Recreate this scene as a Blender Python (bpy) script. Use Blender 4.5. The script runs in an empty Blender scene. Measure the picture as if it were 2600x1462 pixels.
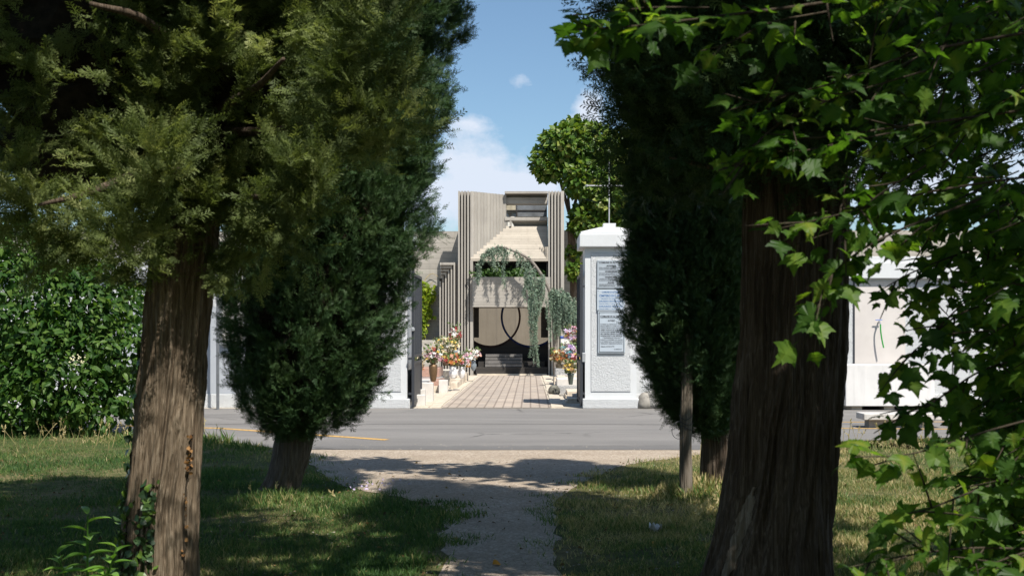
import bpy, bmesh, math, random
import numpy as np
from mathutils import Vector
S = bpy.context.scene
COL = S.collection
# ------------------------------------------------------------------ camera, sky, sun, exposure
cam = bpy.data.cameras.new('camera')
camo = bpy.data.objects.new('camera', cam); COL.objects.link(camo)
camo.location = (0, 0, 1.6); camo.rotation_euler = (math.radians(90), 0, 0)
FPX, CX, HY = 3000.0, 1347.0, 848.0          # focal length, path axis and horizon, for points measured on the picture
cam.lens = 36.0*FPX/2600; cam.sensor_width = 36.0
cam.shift_x = -(CX-1300)/2600; cam.shift_y = (HY-731)/2600
cam.clip_end = 5000
cam.dof.use_dof = True; cam.dof.focus_distance = 24.0; cam.dof.aperture_fstop = 5.6
S.camera = camo
SUN = Vector((0.33, -0.60, 1.0)).normalized()
sl = bpy.data.lights.new('sun', 'SUN'); sl.energy = 4.9; sl.angle = math.radians(0.53); sl.color = (1.0, 0.95, 0.87)
so = bpy.data.objects.new('sun', sl); COL.objects.link(so); so.location = (20, -30, 60)
so.rotation_euler = SUN.to_track_quat('Z', 'Y').to_euler()
W = bpy.data.worlds.new('World'); S.world = W; W.use_nodes = True
def build_world():
    nt = W.node_tree; N = nt.nodes; L = nt.links; N.clear()
    out = N.new('ShaderNodeOutputWorld'); bg = N.new('ShaderNodeBackground'); bg.inputs[1].default_value = 0.088
    sky = N.new('ShaderNodeTexSky'); sky.sky_type = 'NISHITA'; sky.sun_disc = False
    sky.sun_elevation = math.asin(SUN.z); sky.sun_rotation = math.atan2(SUN.x, SUN.y)
    sky.air_density = 1.0; sky.dust_density = 0.9; sky.ozone_density = 2.0
    tc = N.new('ShaderNodeTexCoord'); sep = N.new('ShaderNodeSeparateXYZ'); L.new(tc.outputs['Generated'], sep.inputs[0])
    def M(op, a, b=None, c=None, clamp=False):
        n = N.new('ShaderNodeMath'); n.operation = op; n.use_clamp = clamp
        for i, v in enumerate((a, b, c)):
            if v is None: continue
            if isinstance(v, (int, float)): n.inputs[i].default_value = v
            else: L.new(v, n.inputs[i])
        return n.outputs[0]
    x, y, z = sep.outputs
    noi = N.new('ShaderNodeTexNoise'); noi.inputs['Scale'].default_value = 26; noi.inputs['Detail'].default_value = 9; noi.inputs['Roughness'].default_value = 0.62
    mp = N.new('ShaderNodeMapping'); mp.inputs['Scale'].default_value = (1, 1, 1.5); L.new(tc.outputs['Generated'], mp.inputs[0]); L.new(mp.outputs[0], noi.inputs['Vector'])
    nf = noi.outputs[0]
    tot = None
    # clouds standing in the northern sky: direction (x, z), half-widths, weight
    for (u, w, ru, rw, k) in [(-.055, .150, .036, .024, .66), (-.040, .118, .075, .020, .55), (-.012, .135, .03, .02, .35), (-.007, .209, .014, .008, .55), (-.037, .200, .014, .006, .45),
                              (-.047, .174, .02, .008, .45), (.048, .180, .014, .02, .8), (-.09, .10, .10, .03, .40), (.45, .2, .25, .05, .8), (-.5, .25, .2, .06, .8), (.3, .12, .2, .03, .7)]:
        a = M('DIVIDE', M('SUBTRACT', x, u), ru); b = M('DIVIDE', M('SUBTRACT', z, w), rw)
        d = M('ADD', M('MULTIPLY', a, a), M('MULTIPLY', b, b))
        g = M('MULTIPLY', M('POWER', 2.718, M('MULTIPLY', d, -0.9)), k)
        tot = g if tot is None else M('ADD', tot, g)
    tot = M('MINIMUM', tot, 1.0)
    tot = M('MULTIPLY', tot, M('GREATER_THAN', y, 0))
    dens = M('MULTIPLY', M('SUBTRACT', M('ADD', M('MULTIPLY', nf, 1.25), tot), 0.98), 2.3, clamp=True)
    dens = M('MULTIPLY', dens, M('MINIMUM', M('MULTIPLY', tot, 3.0), 1.0))
    mix = N.new('ShaderNodeMixRGB'); mix.inputs[2].default_value = (5.6, 6.2, 7.2, 1)
    tint = N.new('ShaderNodeMixRGB'); tint.blend_type = 'MULTIPLY'; tint.inputs[0].default_value = 1; tint.inputs[2].default_value = (.88, .98, 1.0, 1)
    L.new(sky.outputs[0], tint.inputs[1]); L.new(dens, mix.inputs[0]); L.new(tint.outputs[0], mix.inputs[1]); L.new(mix.outputs[0], bg.inputs[0]); L.new(bg.outputs[0], out.inputs[0])
build_world()
vs = S.view_settings; vs.view_transform = 'Standard'; vs.look = 'None'; vs.exposure = 0.60; vs.gamma = 1; vs.use_curve_mapping = False
S.render.engine = 'CYCLES'; S.cycles.max_bounces = 7; S.cycles.diffuse_bounces = 3; S.cycles.transmission_bounces = 4; S.cycles.transparent_max_bounces = 4
S.cycles.use_denoising = True
# ------------------------------------------------------------------ helpers
rng = np.random.default_rng(7)
def P(px, py, D): return np.array([(px-CX)/FPX*D, D, 1.6+(HY-py)/FPX*D])
def tag(o, label=None, cat=None, group=None, kind=None):
    for k, v in (('label', label), ('category', cat), ('group', group), ('kind', kind)):
        if v: o[k] = v
    return o
def empty(name, loc, label, cat, group=None):
    o = bpy.data.objects.new(name, None); COL.objects.link(o); o.location = tuple(float(v) for v in loc); o.empty_display_size = .1
    return tag(o, label, cat, group)
def mk(name, V, F, mat, parent=None, smooth=False, var=None, mats=None, midx=None):
    """one mesh object from world-space numpy verts and a list of face arrays"""
    V = np.asarray(V, dtype=np.float32).reshape(-1, 3)
    if parent is not None: V = V-np.array(wloc(parent), dtype=np.float32)
    F = [np.asarray(f, dtype=np.int32) for f in (F if isinstance(F, list) else [F]) if len(f)]
    me = bpy.data.meshes.new(name)
    me.vertices.add(len(V)); me.vertices.foreach_set('co', V.ravel())
    idx = np.concatenate([f.ravel() for f in F]); tot = np.concatenate([np.full(len(f), f.shape[1]) for f in F]).astype(np.int32)
    st = np.concatenate([[0], np.cumsum(tot)[:-1]]).astype(np.int32)
    me.loops.add(len(idx)); me.loops.foreach_set('vertex_index', idx)
    me.polygons.add(len(tot)); me.polygons.foreach_set('loop_start', st)
    me.polygons.foreach_set('use_smooth', np.full(len(tot), bool(smooth)))
    if var is not None:
        a = me.attributes.new('var', 'FLOAT', 'POINT'); a.data.foreach_set('value', np.asarray(var, dtype=np.float32))
    for m in (mats or [mat]): me.materials.append(m)
    if midx is not None: me.polygons.foreach_set('material_index', np.asarray(midx, dtype=np.int32))
    me.update(calc_edges=True); me.validate()
    o = bpy.data.objects.new(name, me); COL.objects.link(o)
    if parent is not None: o.parent = parent
    return o
def wloc(o):
    v = Vector(o.location)
    while o.parent: o = o.parent; v += Vector(o.location)
    return v
class MB:
    """collects shapes that end up as ONE mesh"""
    def __init__(s): s.V = []; s.T = []; s.Q = []; s.n = 0
    def add(s, V, F):
        V = np.asarray(V, dtype=float).reshape(-1, 3)
        for f in (F if isinstance(F, list) else [F]):
            f = np.asarray(f)
            if not len(f): continue
            (s.T if f.shape[1] == 3 else s.Q).append(f+s.n)
        s.V.append(V); s.n += len(V); return s
    def box(s, x0, x1, y0, y1, z0, z1, bev=0.0):
        if bev > 0:
            b = min(bev, (x1-x0)*.3, (y1-y0)*.3, (z1-z0)*.3)
            bm = bmesh.new(); bmesh.ops.create_cube(bm, size=1)
            for v in bm.verts: v.co = ((x0+x1)/2+v.co.x*(x1-x0), (y0+y1)/2+v.co.y*(y1-y0), (z0+z1)/2+v.co.z*(z1-z0))
            bmesh.ops.bevel(bm, geom=bm.edges[:], offset=b, segments=2, affect='EDGES', profile=.5)
            s.bm(bm); return s
        V = [(x, y, z) for x in (x0, x1) for y in (y0, y1) for z in (z0, z1)]
        return s.add(V, np.array([(0, 1, 3, 2), (4, 6, 7, 5), (0, 4, 5, 1), (2, 3, 7, 6), (0, 2, 6, 4), (1, 5, 7, 3)]))
    def bm(s, bm):
        bmesh.ops.triangulate(bm, faces=[f for f in bm.faces if len(f.verts) > 4]); bm.verts.index_update()
        V = [v.co[:] for v in bm.verts]; T = [[v.index for v in f.verts] for f in bm.faces if len(f.verts) == 3]; Q = [[v.index for v in f.verts] for f in bm.faces if len(f.verts) == 4]
        s.add(V, [np.array(T, dtype=int).reshape(-1, 3), np.array(Q, dtype=int).reshape(-1, 4)]); bm.free()
    def lathe(s, c, prof, n=20):
        """prof: (radius, z) from the bottom"""
        c = np.asarray(c, float); a = np.linspace(0, 2*np.pi, n, endpoint=False)
        V = [np.stack([c[0]+r*np.cos(a), c[1]+r*np.sin(a), np.full(n, c[2]+z)], 1) for r, z in prof]
        m = len(prof); i = np.arange(n); j = (i+1) % n
        Q = np.concatenate([np.stack([k*n+i, k*n+j, (k+1)*n+j, (k+1)*n+i], 1) for k in range(m-1)])
        V = np.concatenate(V+[[c+np.array((0, 0, prof[0][1]))], [c+np.array((0, 0, prof[-1][1]))]])
        T = np.concatenate([np.stack([j, i, np.full(n, m*n)], 1), np.stack([(m-1)*n+i, (m-1)*n+j, np.full(n, m*n+1)], 1)])
        return s.add(V, [Q, T])
    def tube(s, pts, r, n=8):
        V, Q, T = tube_np(pts, r, n); return s.add(V, [Q, T])
    def build(s, name, mat, parent=None, smooth=False):
        return mk(name, np.concatenate(s.V), [np.concatenate(x) for x in (s.T, s.Q) if x], mat, parent, smooth)
def tube_np(pts, r, n=8):
    pts = np.asarray(pts, float); m = len(pts); r = np.full(m, r, float) if np.isscalar(r) else np.asarray(r, float)
    t = np.gradient(pts, axis=0); t /= np.linalg.norm(t, axis=1)[:, None]+1e-9
    ref = np.array((0, 0, 1.)) if abs(t[:, 2]).mean() < .8 else np.array((1., 0, 0))
    u = np.cross(t, ref); u /= np.linalg.norm(u, axis=1)[:, None]+1e-9; v = np.cross(t, u)
    a = np.linspace(0, 2*np.pi, n, endpoint=False)
    V = (pts[:, None]+r[:, None, None]*(u[:, None]*np.cos(a)[None, :, None]+v[:, None]*np.sin(a)[None, :, None])).reshape(-1, 3)
    i = np.arange(n); j = (i+1) % n
    Q = np.concatenate([np.stack([k*n+i, (k+1)*n+i, (k+1)*n+j, k*n+j], 1) for k in range(m-1)])
    V = np.concatenate([V, pts[:1], pts[-1:]])
    T = np.concatenate([np.stack([i, j, np.full(n, m*n)], 1), np.stack([(m-1)*n+j, (m-1)*n+i, np.full(n, m*n+1)], 1)])
    return V, Q, T
def spline(pts, n):
    pts = np.asarray(pts, float); k = len(pts); t = np.linspace(0, k-1, n); i = np.minimum(t.astype(int), k-2); f = (t-i)[:, None]
    p = np.vstack([2*pts[0]-pts[1], pts, 2*pts[-1]-pts[-2]]); a, b, c, d = p[i], p[i+1], p[i+2], p[i+3]
    return .5*((2*b)+(-a+c)*f+(2*a-5*b+4*c-d)*f**2+(-a+3*b-3*c+d)*f**3)
def vnoise(u, v, seed=0, pu=0):
    r = np.random.default_rng(seed); G = r.random((64, 64))*2-1
    iu = np.floor(u).astype(int); iv = np.floor(v).astype(int); fu = u-iu; fv = v-iv
    fu = fu*fu*(3-2*fu); fv = fv*fv*(3-2*fv); m = pu or 64
    g = lambda a, b: G[np.mod(np.mod(a, m), 64), np.mod(b, 64)]
    return (g(iu, iv)*(1-fu)+g(iu+1, iv)*fu)*(1-fv)+(g(iu, iv+1)*(1-fu)+g(iu+1, iv+1)*fu)*fv
def nrm(v): return v/(np.linalg.norm(v, axis=-1, keepdims=True)+1e-9)
def inst(tmpl, pos, d, nh, sc):
    """copies of a leaf-like template (length +Y, normal +Z) merged into one vertex/face set"""
    TV, TF = tmpl; pos = np.asarray(pos, float); n = len(pos)
    y = nrm(d); z = nrm(nh-(nh*y).sum(1)[:, None]*y); x = np.cross(y, z)
    sc = np.broadcast_to(np.asarray(sc, float), (n,))
    V = pos[:, None]+sc[:, None, None]*(TV[None, :, 0:1]*x[:, None]+TV[None, :, 1:2]*y[:, None]+TV[None, :, 2:3]*z[:, None])
    m = len(TV); off = (np.arange(n)*m)[:, None, None]
    return V.reshape(-1, 3), [(f[None]+off).reshape(-1, f.shape[1]) for f in TF], m
# ------------------------------------------------------------------ materials
MATS = {}
class NT:
    def __init__(s, name):
        s.m = bpy.data.materials.new(name); s.m.use_nodes = True; s.N = s.m.node_tree.nodes; s.L = s.m.node_tree.links; s.N.clear()
        s.out = s.N.new('ShaderNodeOutputMaterial'); s.tc = s.N.new('ShaderNodeTexCoord')
    def put(s, n, k, v):
        if v is None: return
        if isinstance(v, (int, float)): n.inputs[k].default_value = v
        elif isinstance(v, (tuple, list)): n.inputs[k].default_value = tuple(v)+((1,) if len(v) == 3 and n.inputs[k].type == 'RGBA' else ())
        else: s.L.new(v, n.inputs[k])
    def math(s, op, a, b=None, clamp=False):
        n = s.N.new('ShaderNodeMath'); n.operation = op; n.use_clamp = clamp; s.put(n, 0, a); s.put(n, 1, b); return n.outputs[0]
    def co(s, scale=(1, 1, 1), src='Object', rot=(0, 0, 0)):
        mp = s.N.new('ShaderNodeMapping'); mp.inputs['Scale'].default_value = scale; mp.inputs['Rotation'].default_value = rot; s.L.new(s.tc.outputs[src], mp.inputs[0]); return mp.outputs[0]
    def noise(s, sc, det=4, rough=.55, vec=None, dist=0):
        n = s.N.new('ShaderNodeTexNoise'); n.inputs['Scale'].default_value = sc; n.inputs['Detail'].default_value = det; n.inputs['Roughness'].default_value = rough; n.inputs['Distortion'].default_value = dist
        s.L.new(vec or s.tc.outputs['Object'], n.inputs['Vector']); return n.outputs[0]
    def vor(s, sc, vec=None, feat='F1', out='Distance'):
        n = s.N.new('ShaderNodeTexVoronoi'); n.feature = feat; n.inputs['Scale'].default_value = sc; s.L.new(vec or s.tc.outputs['Object'], n.inputs['Vector']); return n.outputs[out]
    def ramp(s, f, stops, interp='LINEAR'):
        n = s.N.new('ShaderNodeValToRGB'); e = n.color_ramp.elements; n.color_ramp.interpolation = interp
        while len(e) < len(stops): e.new(.5)
        for i, (p, c) in enumerate(stops): e[i].position = p; e[i].color = tuple(c)+(1,) if not isinstance(c, (int, float)) else (c, c, c, 1)
        s.put(n, 0, f); return n.outputs[0]
    def mix(s, f, a, b, mode='MIX'):
        n = s.N.new('ShaderNodeMixRGB'); n.blend_type = mode; s.put(n, 0, f); s.put(n, 1, a); s.put(n, 2, b); return n.outputs[0]
    def attr(s, name):
        n = s.N.new('ShaderNodeAttribute'); n.attribute_name = name; return n.outputs['Fac']
    def bump(s, h, st=.5, dist=.02, nrm=None):
        n = s.N.new('ShaderNodeBump'); n.inputs['Strength'].default_value = st; n.inputs['Distance'].default_value = dist; s.L.new(h, n.inputs['Height'])
        if nrm is not None: s.L.new(nrm, n.inputs['Normal'])
        return n.outputs[0]
    def done(s, col, rough=.9, bump=None, metal=0, spec=.25, trans=None, tfac=.35):
        p = s.N.new('ShaderNodeBsdfPrincipled'); s.put(p, 'Base Color', col); s.put(p, 'Roughness', rough); s.put(p, 'Metallic', metal); s.put(p, 'Specular IOR Level', spec)
        if bump is not None: s.L.new(bump, p.inputs['Normal'])
        sh = p.outputs[0]
        if trans is not None:
            t = s.N.new('ShaderNodeBsdfTranslucent'); s.put(t, 0, trans); mx = s.N.new('ShaderNodeMixShader'); mx.inputs[0].default_value = tfac
            s.L.new(sh, mx.inputs[1]); s.L.new(t.outputs[0], mx.inputs[2]); sh = mx.outputs[0]
        s.L.new(sh, s.out.inputs[0]); return s.m
def foliage_mat(name, stops, rough=.55, spec=.3, tfac=.3, tmul=1.3, tint=(1, 1, .55)):
    t = NT(name); v = t.attr('var'); c = t.ramp(v, stops)
    c2 = t.mix(1.0, c, tuple(tmul*x for x in tint), 'MULTIPLY')
    return t.done(c, rough, None, 0, spec, c2, tfac)
def flat_mat(name, col, rough=.6, metal=0, spec=.3, nz=.12, sc=9, bump=0.0, bsc=60):
    t = NT(name); n = t.noise(sc, 5, .6)
    c = t.mix(1.0, col, t.ramp(n, [(.25, 1-nz*1.6), (.75, 1+nz)]), 'MULTIPLY')
    b = t.bump(t.noise(bsc, 4, .6), bump, .01) if bump else None
    return t.done(c, rough, b, metal, spec)
def bark_mat(name, c0, c1, c2, sx=38, sz=1.6, moss=None):
    t = NT(name)
    v = t.co((sx, sx, sz)); n = t.noise(1.0, 6, .65, v, .6); n2 = t.noise(1.0, 3, .5, t.co((sx*2.6, sx*2.6, sz*3)))
    h = t.math('ADD', t.math('MULTIPLY', n, .75), t.math('MULTIPLY', n2, .25))
    c = t.ramp(h, [(.30, c0), (.5, c1), (.68, c2)])
    big = t.noise(2.2, 4, .6); c = t.mix(t.math('MULTIPLY', big, .7), c, t.mix(1, c, (.72, .66, .6), 'MULTIPLY'))
    if moss: c = t.mix(t.ramp(t.noise(3.2, 5, .6), [(.52, 0.), (.62, .55)]), c, moss)
    return t.done(c, .95, t.bump(h, .9, .022), 0, .1)
def concrete_mat(name, col, axis, board=.12, dark=.88):
    """board-marked concrete; axis 'z' = horizontal boards, 'x' = upright boards"""
    t = NT(name); sep = t.N.new('ShaderNodeSeparateXYZ'); t.L.new(t.tc.outputs['Object'], sep.inputs[0])
    a = sep.outputs['Z' if axis == 'z' else 'X']
    k = t.math('DIVIDE', a, board); cell = t.math('FLOOR', k); fr = t.math('FRACT', k)
    wn = t.N.new('ShaderNodeTexWhiteNoise'); wn.noise_dimensions = '1D'; t.L.new(cell, wn.inputs['W'])
    seam = t.math('LESS_THAN', fr, .09)
    gr = t.noise(1., 4, .6, t.co((3, 3, 40) if axis == 'z' else (45, 45, 2.5)))
    big = t.noise(.9, 5, .62)
    c = t.mix(1, col, t.ramp(wn.outputs[0], [(0, .90), (1, 1.07)]), 'MULTIPLY')
    c = t.mix(1, c, t.ramp(gr, [(.3, .92), (.7, 1.05)]), 'MULTIPLY')
    c = t.mix(1, c, t.ramp(big, [(.32, dark), (.62, 1.05)]), 'MULTIPLY')
    drip = t.noise(1., 5, .6, t.co((7, 7, .5))); c = t.mix(1, c, t.ramp(drip, [(.3, .90), (.5, 1.0)]), 'MULTIPLY')
    c = t.mix(t.math('MULTIPLY', seam, .30), c, (.12, .105, .09))
    h = t.math('SUBTRACT', t.math('ADD', t.math('MULTIPLY', wn.outputs[0], .6), t.math('MULTIPLY', gr, .4)), seam)
    return t.done(c, .92, t.bump(h, .5, .01), 0, .15)
def stucco_mat(name, col, rough_scale=34, st=.9, dirt=.12):
    t = NT(name); n = t.noise(rough_scale, 5, .65, None, 1.2); n2 = t.noise(1.4, 5, .6)
    drip = t.noise(1., 5, .65, t.co((6, 6, .45)))
    c = t.mix(1, col, t.ramp(n2, [(.3, 1-dirt), (.65, 1.0)]), 'MULTIPLY'); c = t.mix(1, c, t.ramp(drip, [(.28, 1-dirt), (.46, 1.0)]), 'MULTIPLY')
    return t.done(c, .9, t.bump(n, st, .035), 0, .2)
# ------------------------------------------------------------------ ground, road, paths
def ground_mat():
    t = NT('grass_soil'); n = t.noise(.55, 5, .6); n2 = t.noise(9, 5, .65)
    c = t.ramp(n2, [(.3, (.030, .040, .014)), (.5, (.055, .072, .024)), (.72, (.12, .115, .045))])
    c = t.mix(t.ramp(n, [(.45, 0.), (.62, .8)]), c, t.ramp(n2, [(.3, (.10, .08, .04)), (.7, (.24, .19, .10))]))
    return t.done(c, .95, t.bump(n2, .8, .04), 0, .1)
def asphalt_mat():
    t = NT('asphalt'); f = t.noise(240, 3, .6); b = t.noise(.7, 5, .6, t.co((.4, 1.6, 1)))
    sep = t.N.new('ShaderNodeSeparateXYZ'); t.L.new(t.tc.outputs['Object'], sep.inputs[0])
    c = t.mix(1, (.176, .167, .158), t.ramp(b, [(.3, .86), (.68, 1.12)]), 'MULTIPLY'); c = t.mix(1, c, t.ramp(f, [(.3, .8), (.7, 1.2)]), 'MULTIPLY')
    edge = t.math('ADD', sep.outputs['Y'], t.math('MULTIPLY', t.noise(2.2, 4, .6), .7))   # an old tar strip laid along the verge
    c = t.mix(t.ramp(t.math('MULTIPLY', edge, .05), [(.858, .55), (.868, 0.)]), c, (.085, .083, .082))
    sp = t.vor(26, None, 'F1'); c = t.mix(t.ramp(sp, [(.03, .5), (.06, 0.)]), c, (.30, .28, .25))
    ck = t.vor(.42, t.co((1, 1, 1)), 'DISTANCE_TO_EDGE'); wob = t.math('ADD', ck, t.math('MULTIPLY', t.math('SUBTRACT', t.noise(3, 5, .7), .5), .12)); gate = t.ramp(t.noise(.25, 3, .5), [(.5, 0.), (.58, .6)])
    c = t.mix(t.math('MULTIPLY', t.ramp(wob, [(.008, 1.), (.02, 0.)]), gate), c, (.05, .048, .045))
    c = t.mix(t.ramp(t.math('MULTIPLY', t.math('ADD', sep.outputs['Y'], t.math('MULTIPLY', t.noise(3, 5, .65), .9)), .03), [(.762, 0.), (.778, .5)]), c, (.24, .21, .17))
    c = t.mix(t.ramp(t.noise(.8, 2, .4, t.co((.25, 1, 1))), [(.58, 0.), (.60, .22)]), c, (.10, .098, .096))
    return t.done(c, .9, t.bump(f, .35, .006), 0, .25)
def gravel_mat(name, a, b, c3, sc=70):
    t = NT(name); v = t.vor(sc, None, 'F1', 'Color'); d = t.vor(sc, None, 'F1'); n = t.noise(1.6, 5, .65); n3 = t.noise(14, 4, .6)
    c = t.ramp(v, [(.1, a), (.5, b), (.9, c3)]); c = t.mix(t.ramp(n, [(.35, 0.), (.65, .55)]), c, a)
    c = t.mix(t.ramp(n3, [(.35, .35), (.6, 0.)]), c, tuple(.6*x for x in a))
    h = t.math('ADD', t.math('MULTIPLY', d, -1.), t.math('MULTIPLY', n3, .8)); return t.done(c, .95, t.bump(h, .7, .015), 0, .1)
MGROUND = ground_mat(); MASPH = asphalt_mat()
MGRAVEL = gravel_mat('path_gravel', (.27, .215, .16), (.40, .33, .26), (.53, .46, .375), 60)
MCGRAV = gravel_mat('white_gravel', (.36, .31, .24), (.55, .49, .40), (.72, .68, .60), 34)
def sheet(name, poly, z, mat):
    bm = bmesh.new(); vs_ = [bm.verts.new((x, y, z)) for x, y in poly]; f = bm.faces.new(vs_)
    if f.calc_area() and f.normal.z < 0: f.normal_flip()
    bmesh.ops.triangulate(bm, faces=bm.faces[:]); m = MB(); m.bm(bm); o = m.build(name, mat)
    return tag(o, kind='structure')
g = sheet('ground', [(-900, -300), (900, -300), (900, 1500), (-900, 1500)], 0, MGROUND)
road_near = [(-60, 27), (-14, 21.6), (-9, 20.4), (-6.5, 19.0), (-5.0, 18.1), (-4.2, 17.2), (-3.4, 16.35), (-1, 16.28), (1.2, 16.3), (2.7, 16.3), (3.6, 17.0), (4.6, 17.6), (7, 18.4), (12, 19.4), (60, 27)]
sheet('road', road_near+[(60, 25.42), (3, 25.42), (-4, 25.42), (-60, 25.42)][0:4] if False else road_near[1:-1]+[(60, 19.6), (60, 25.42), (-60, 25.42), (-60, 21.8)], .008, MASPH)
r_ = np.random.default_rng(3)
def wobble(pts, amp, n):
    p = spline(np.array(pts, float), n); p[:, 0] += amp*(r_.random(n)-.5)*2; return [tuple(q) for q in p]
lft = wobble([(-.85, -4), (-.70, 3), (-.62, 7.8), (-.70, 9.4), (-.80, 10.8), (-1.3, 11.6), (-2.04, 12.56), (-2.64, 14.3), (-2.98, 15.6), (-3.5, 16.5)], .05, 60)
rgt = wobble([(.35, -4), (.25, 3), (.20, 7.8), (.22, 9.4), (.22, 10.6), (.30, 11.7), (.72, 13.2), (1.22, 14.5), (2.0, 15.4), (2.9, 16.5)], .05, 60)
sheet('gravel_path', lft+rgt[::-1], .004, MGRAVEL)
sheet('road_marking', [(-12, 22.0), (-5.3, 19.92), (-2.2, 17.72), (-2.12, 17.86), (-5.25, 20.06), (-12, 22.16)], .012, flat_mat('yellow_road_paint', (.52, .31, .09), .85, nz=.4, sc=20))
sheet('road_marking', [(4.6, 20.0), (7, 19.75), (12, 19.9), (12, 20.02), (7, 19.87), (4.6, 20.12)], .012, bpy.data.materials['yellow_road_paint'])
sheet('road_marking', [(4.6, 21.3), (12, 21.6), (12, 21.7), (4.6, 21.4)], .012, bpy.data.materials['yellow_road_paint'])
sheet('asphalt_seam', [(-6, 20.86), (0, 20.83), (6, 20.9), (6, 20.93), (0, 20.855), (-6, 20.89)], .012, flat_mat('seam_tar', (.03, .03, .03), .7))
# gravel thrown over the road edge and along the path
def scatter_stones(name, n, xr, yr, smin, smax, mat, seed):
    r = np.random.default_rng(seed); V = []; F = []; T = np.array([(1, 0, 0), (0, 1, 0), (-1, 0, 0), (0, -1, 0), (0, 0, .7)]); f = np.array([(0, 1, 4), (1, 2, 4), (2, 3, 4), (3, 0, 4)])
    x = r.uniform(*xr, n); y = r.uniform(*yr, n); s = r.uniform(smin, smax, n); a = r.random(n)*6.28
    for i in range(n):
        R = np.array([[math.cos(a[i]), -math.sin(a[i]), 0], [math.sin(a[i]), math.cos(a[i]), 0], [0, 0, 1]])
        V.append((T*(1+.4*r.standard_normal((5, 3))*.5))@R.T*s[i]+(x[i], y[i], .006)); F.append(f+5*i)
    return tag(mk(name, np.concatenate(V), np.concatenate(F), mat), kind='stuff', label='small pale pebbles loose on the path and road edge')
scatter_stones('loose_pebbles', 900, (-2.6, 1.6), (7.5, 17.2), .004, .014, flat_mat('pebble_stone', (.34, .30, .25), .9, nz=.3, sc=3), 5)
sheet('cemetery_ground', [(-30, 25.46), (30, 25.46), (30, 60), (-30, 60)], .006, MCGRAV)
def paver_mat():
    t = NT('brick_paving'); b = t.N.new('ShaderNodeTexBrick'); t.L.new(t.co((1, 1, 1), 'Object', (0, 0, math.radians(90))), b.inputs['Vector'])
    b.inputs['Scale'].default_value = 1; b.inputs['Brick Width'].default_value = .62; b.inputs['Row Height'].default_value = .2; b.inputs['Mortar Size'].default_value = .022; b.inputs['Mortar Smooth'].default_value = .4; b.offset = .5
    b.inputs['Color1'].default_value = (.40, .335, .275, 1); b.inputs['Color2'].default_value = (.345, .295, .25, 1); b.inputs['Mortar'].default_value = (.22, .18, .15, 1); b.inputs['Bias'].default_value = 0
    n = t.noise(1.1, 5, .6); c = t.mix(1, b.outputs[0], t.ramp(n, [(.3, .82), (.7, 1.1)]), 'MULTIPLY'); n2 = t.noise(30, 3, .6); c = t.mix(1, c, t.ramp(n2, [(.3, .88), (.7, 1.1)]), 'MULTIPLY')
    return t.done(c, .9, t.bump(b.outputs['Fac'], -.4, .01), 0, .2)
sheet('brick_path', [(-1.93, 25.5), (.44, 25.5), (.36, 45.2), (-1.87, 45.2)], .016, paver_mat())
MSTONE = flat_mat('pale_kerb_stone', (.52, .45, .36), .9, nz=.2, sc=4, bump=.3, bsc=30)
def kerb(name, x0, x1, y0, y1, h, step, parent=None, seed=0):
    m = MB(); r = np.random.default_rng(seed); y = y0
    while y < y1:
        l = step*(.8+.4*r.random()); dx = (r.random()-.5)*.03
        m.box(x0+dx, x1+dx, y, min(y+l-.015, y1), -.02, h+(r.random()-.5)*.01, .012); y += l
    return m.build(name, MSTONE, parent)
tag(kerb('path_kerb', -2.2, -1.96, 25.55, 45, .035, .9, seed=1), kind='structure')
tag(kerb('path_kerb', .45, .72, 25.55, 45, .035, .9, seed=2), kind='structure')
tag(kerb('gutter_strip', -2.45, -2.22, 25.55, 44, .02, .6, seed=4), kind='structure')

# ------------------------------------------------------------------ the concrete chapel gate
F0 = 45.7; SC = F0/FPX
def zx(v, d=0): return (1000+v/3.903-CX)*(F0+d)/FPX
def zy(v, d=0): return 1.6+(HY-(440+v/3.903))*(F0+d)/FPX
def zy2(v, d=0): return 1.6+(HY-(700+v/3.903))*(F0+d)/FPX
CONC = (.365, .338, .30)
MFIN = concrete_mat('concrete_fins', CONC, 'x', .9, .92); MCV = concrete_mat('concrete_upright_boards', CONC, 'x', .118); MCH = concrete_mat('concrete_level_boards', CONC, 'z', .135)
MCW = concrete_mat('concrete_stair_boards', (.40, .355, .295), 'z', .10, .94)
MDARK = concrete_mat('dark_concrete', (.050, .046, .042), 'z', .14)  # near-black concrete for slot, passage, plinth and mullions
chap = empty('chapel_gate', (-.76, F0, 0), 'tall grey board-marked concrete gatehouse with two interlocking rings at the end of the path', 'building')
m = MB()
for a, b in ((637, 653), (667, 683), (697, 713)): m.box(zx(a), zx(b), F0-.02*(1 if a == 637 else 0), F0+.3, 0, zy(176))
m.box(zx(727), zx(743), F0, F0+.3, 0, zy(690)-.003); m.box(zx(756), zx(784), F0, F0+.75, 0, zy(862))
m.box(zx(727), zx(743), F0, F0+.3, zy(690), zy(176))
m.box(zx(640), zx(757), F0+.22, F0+.38, 0, zy(178)); m.box(zx(640), zx(757), F0+.381, F0+3.0, 0, 6.05)
m.build('jamb', MFIN, chap)
m = MB()
for a, b in ((1531, 1546), (1561, 1577), (1592, 1608), (1623, 1639), (1654, 1687)): m.box(zx(a), zx(b), F0-.02*(1 if a == 1656 else 0), F0+.7, 0, zy(176))
m.box(zx(1545), zx(1683), F0+.22, F0+3.0, 0, zy(178))
m.build('jamb', MFIN, chap)
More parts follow.
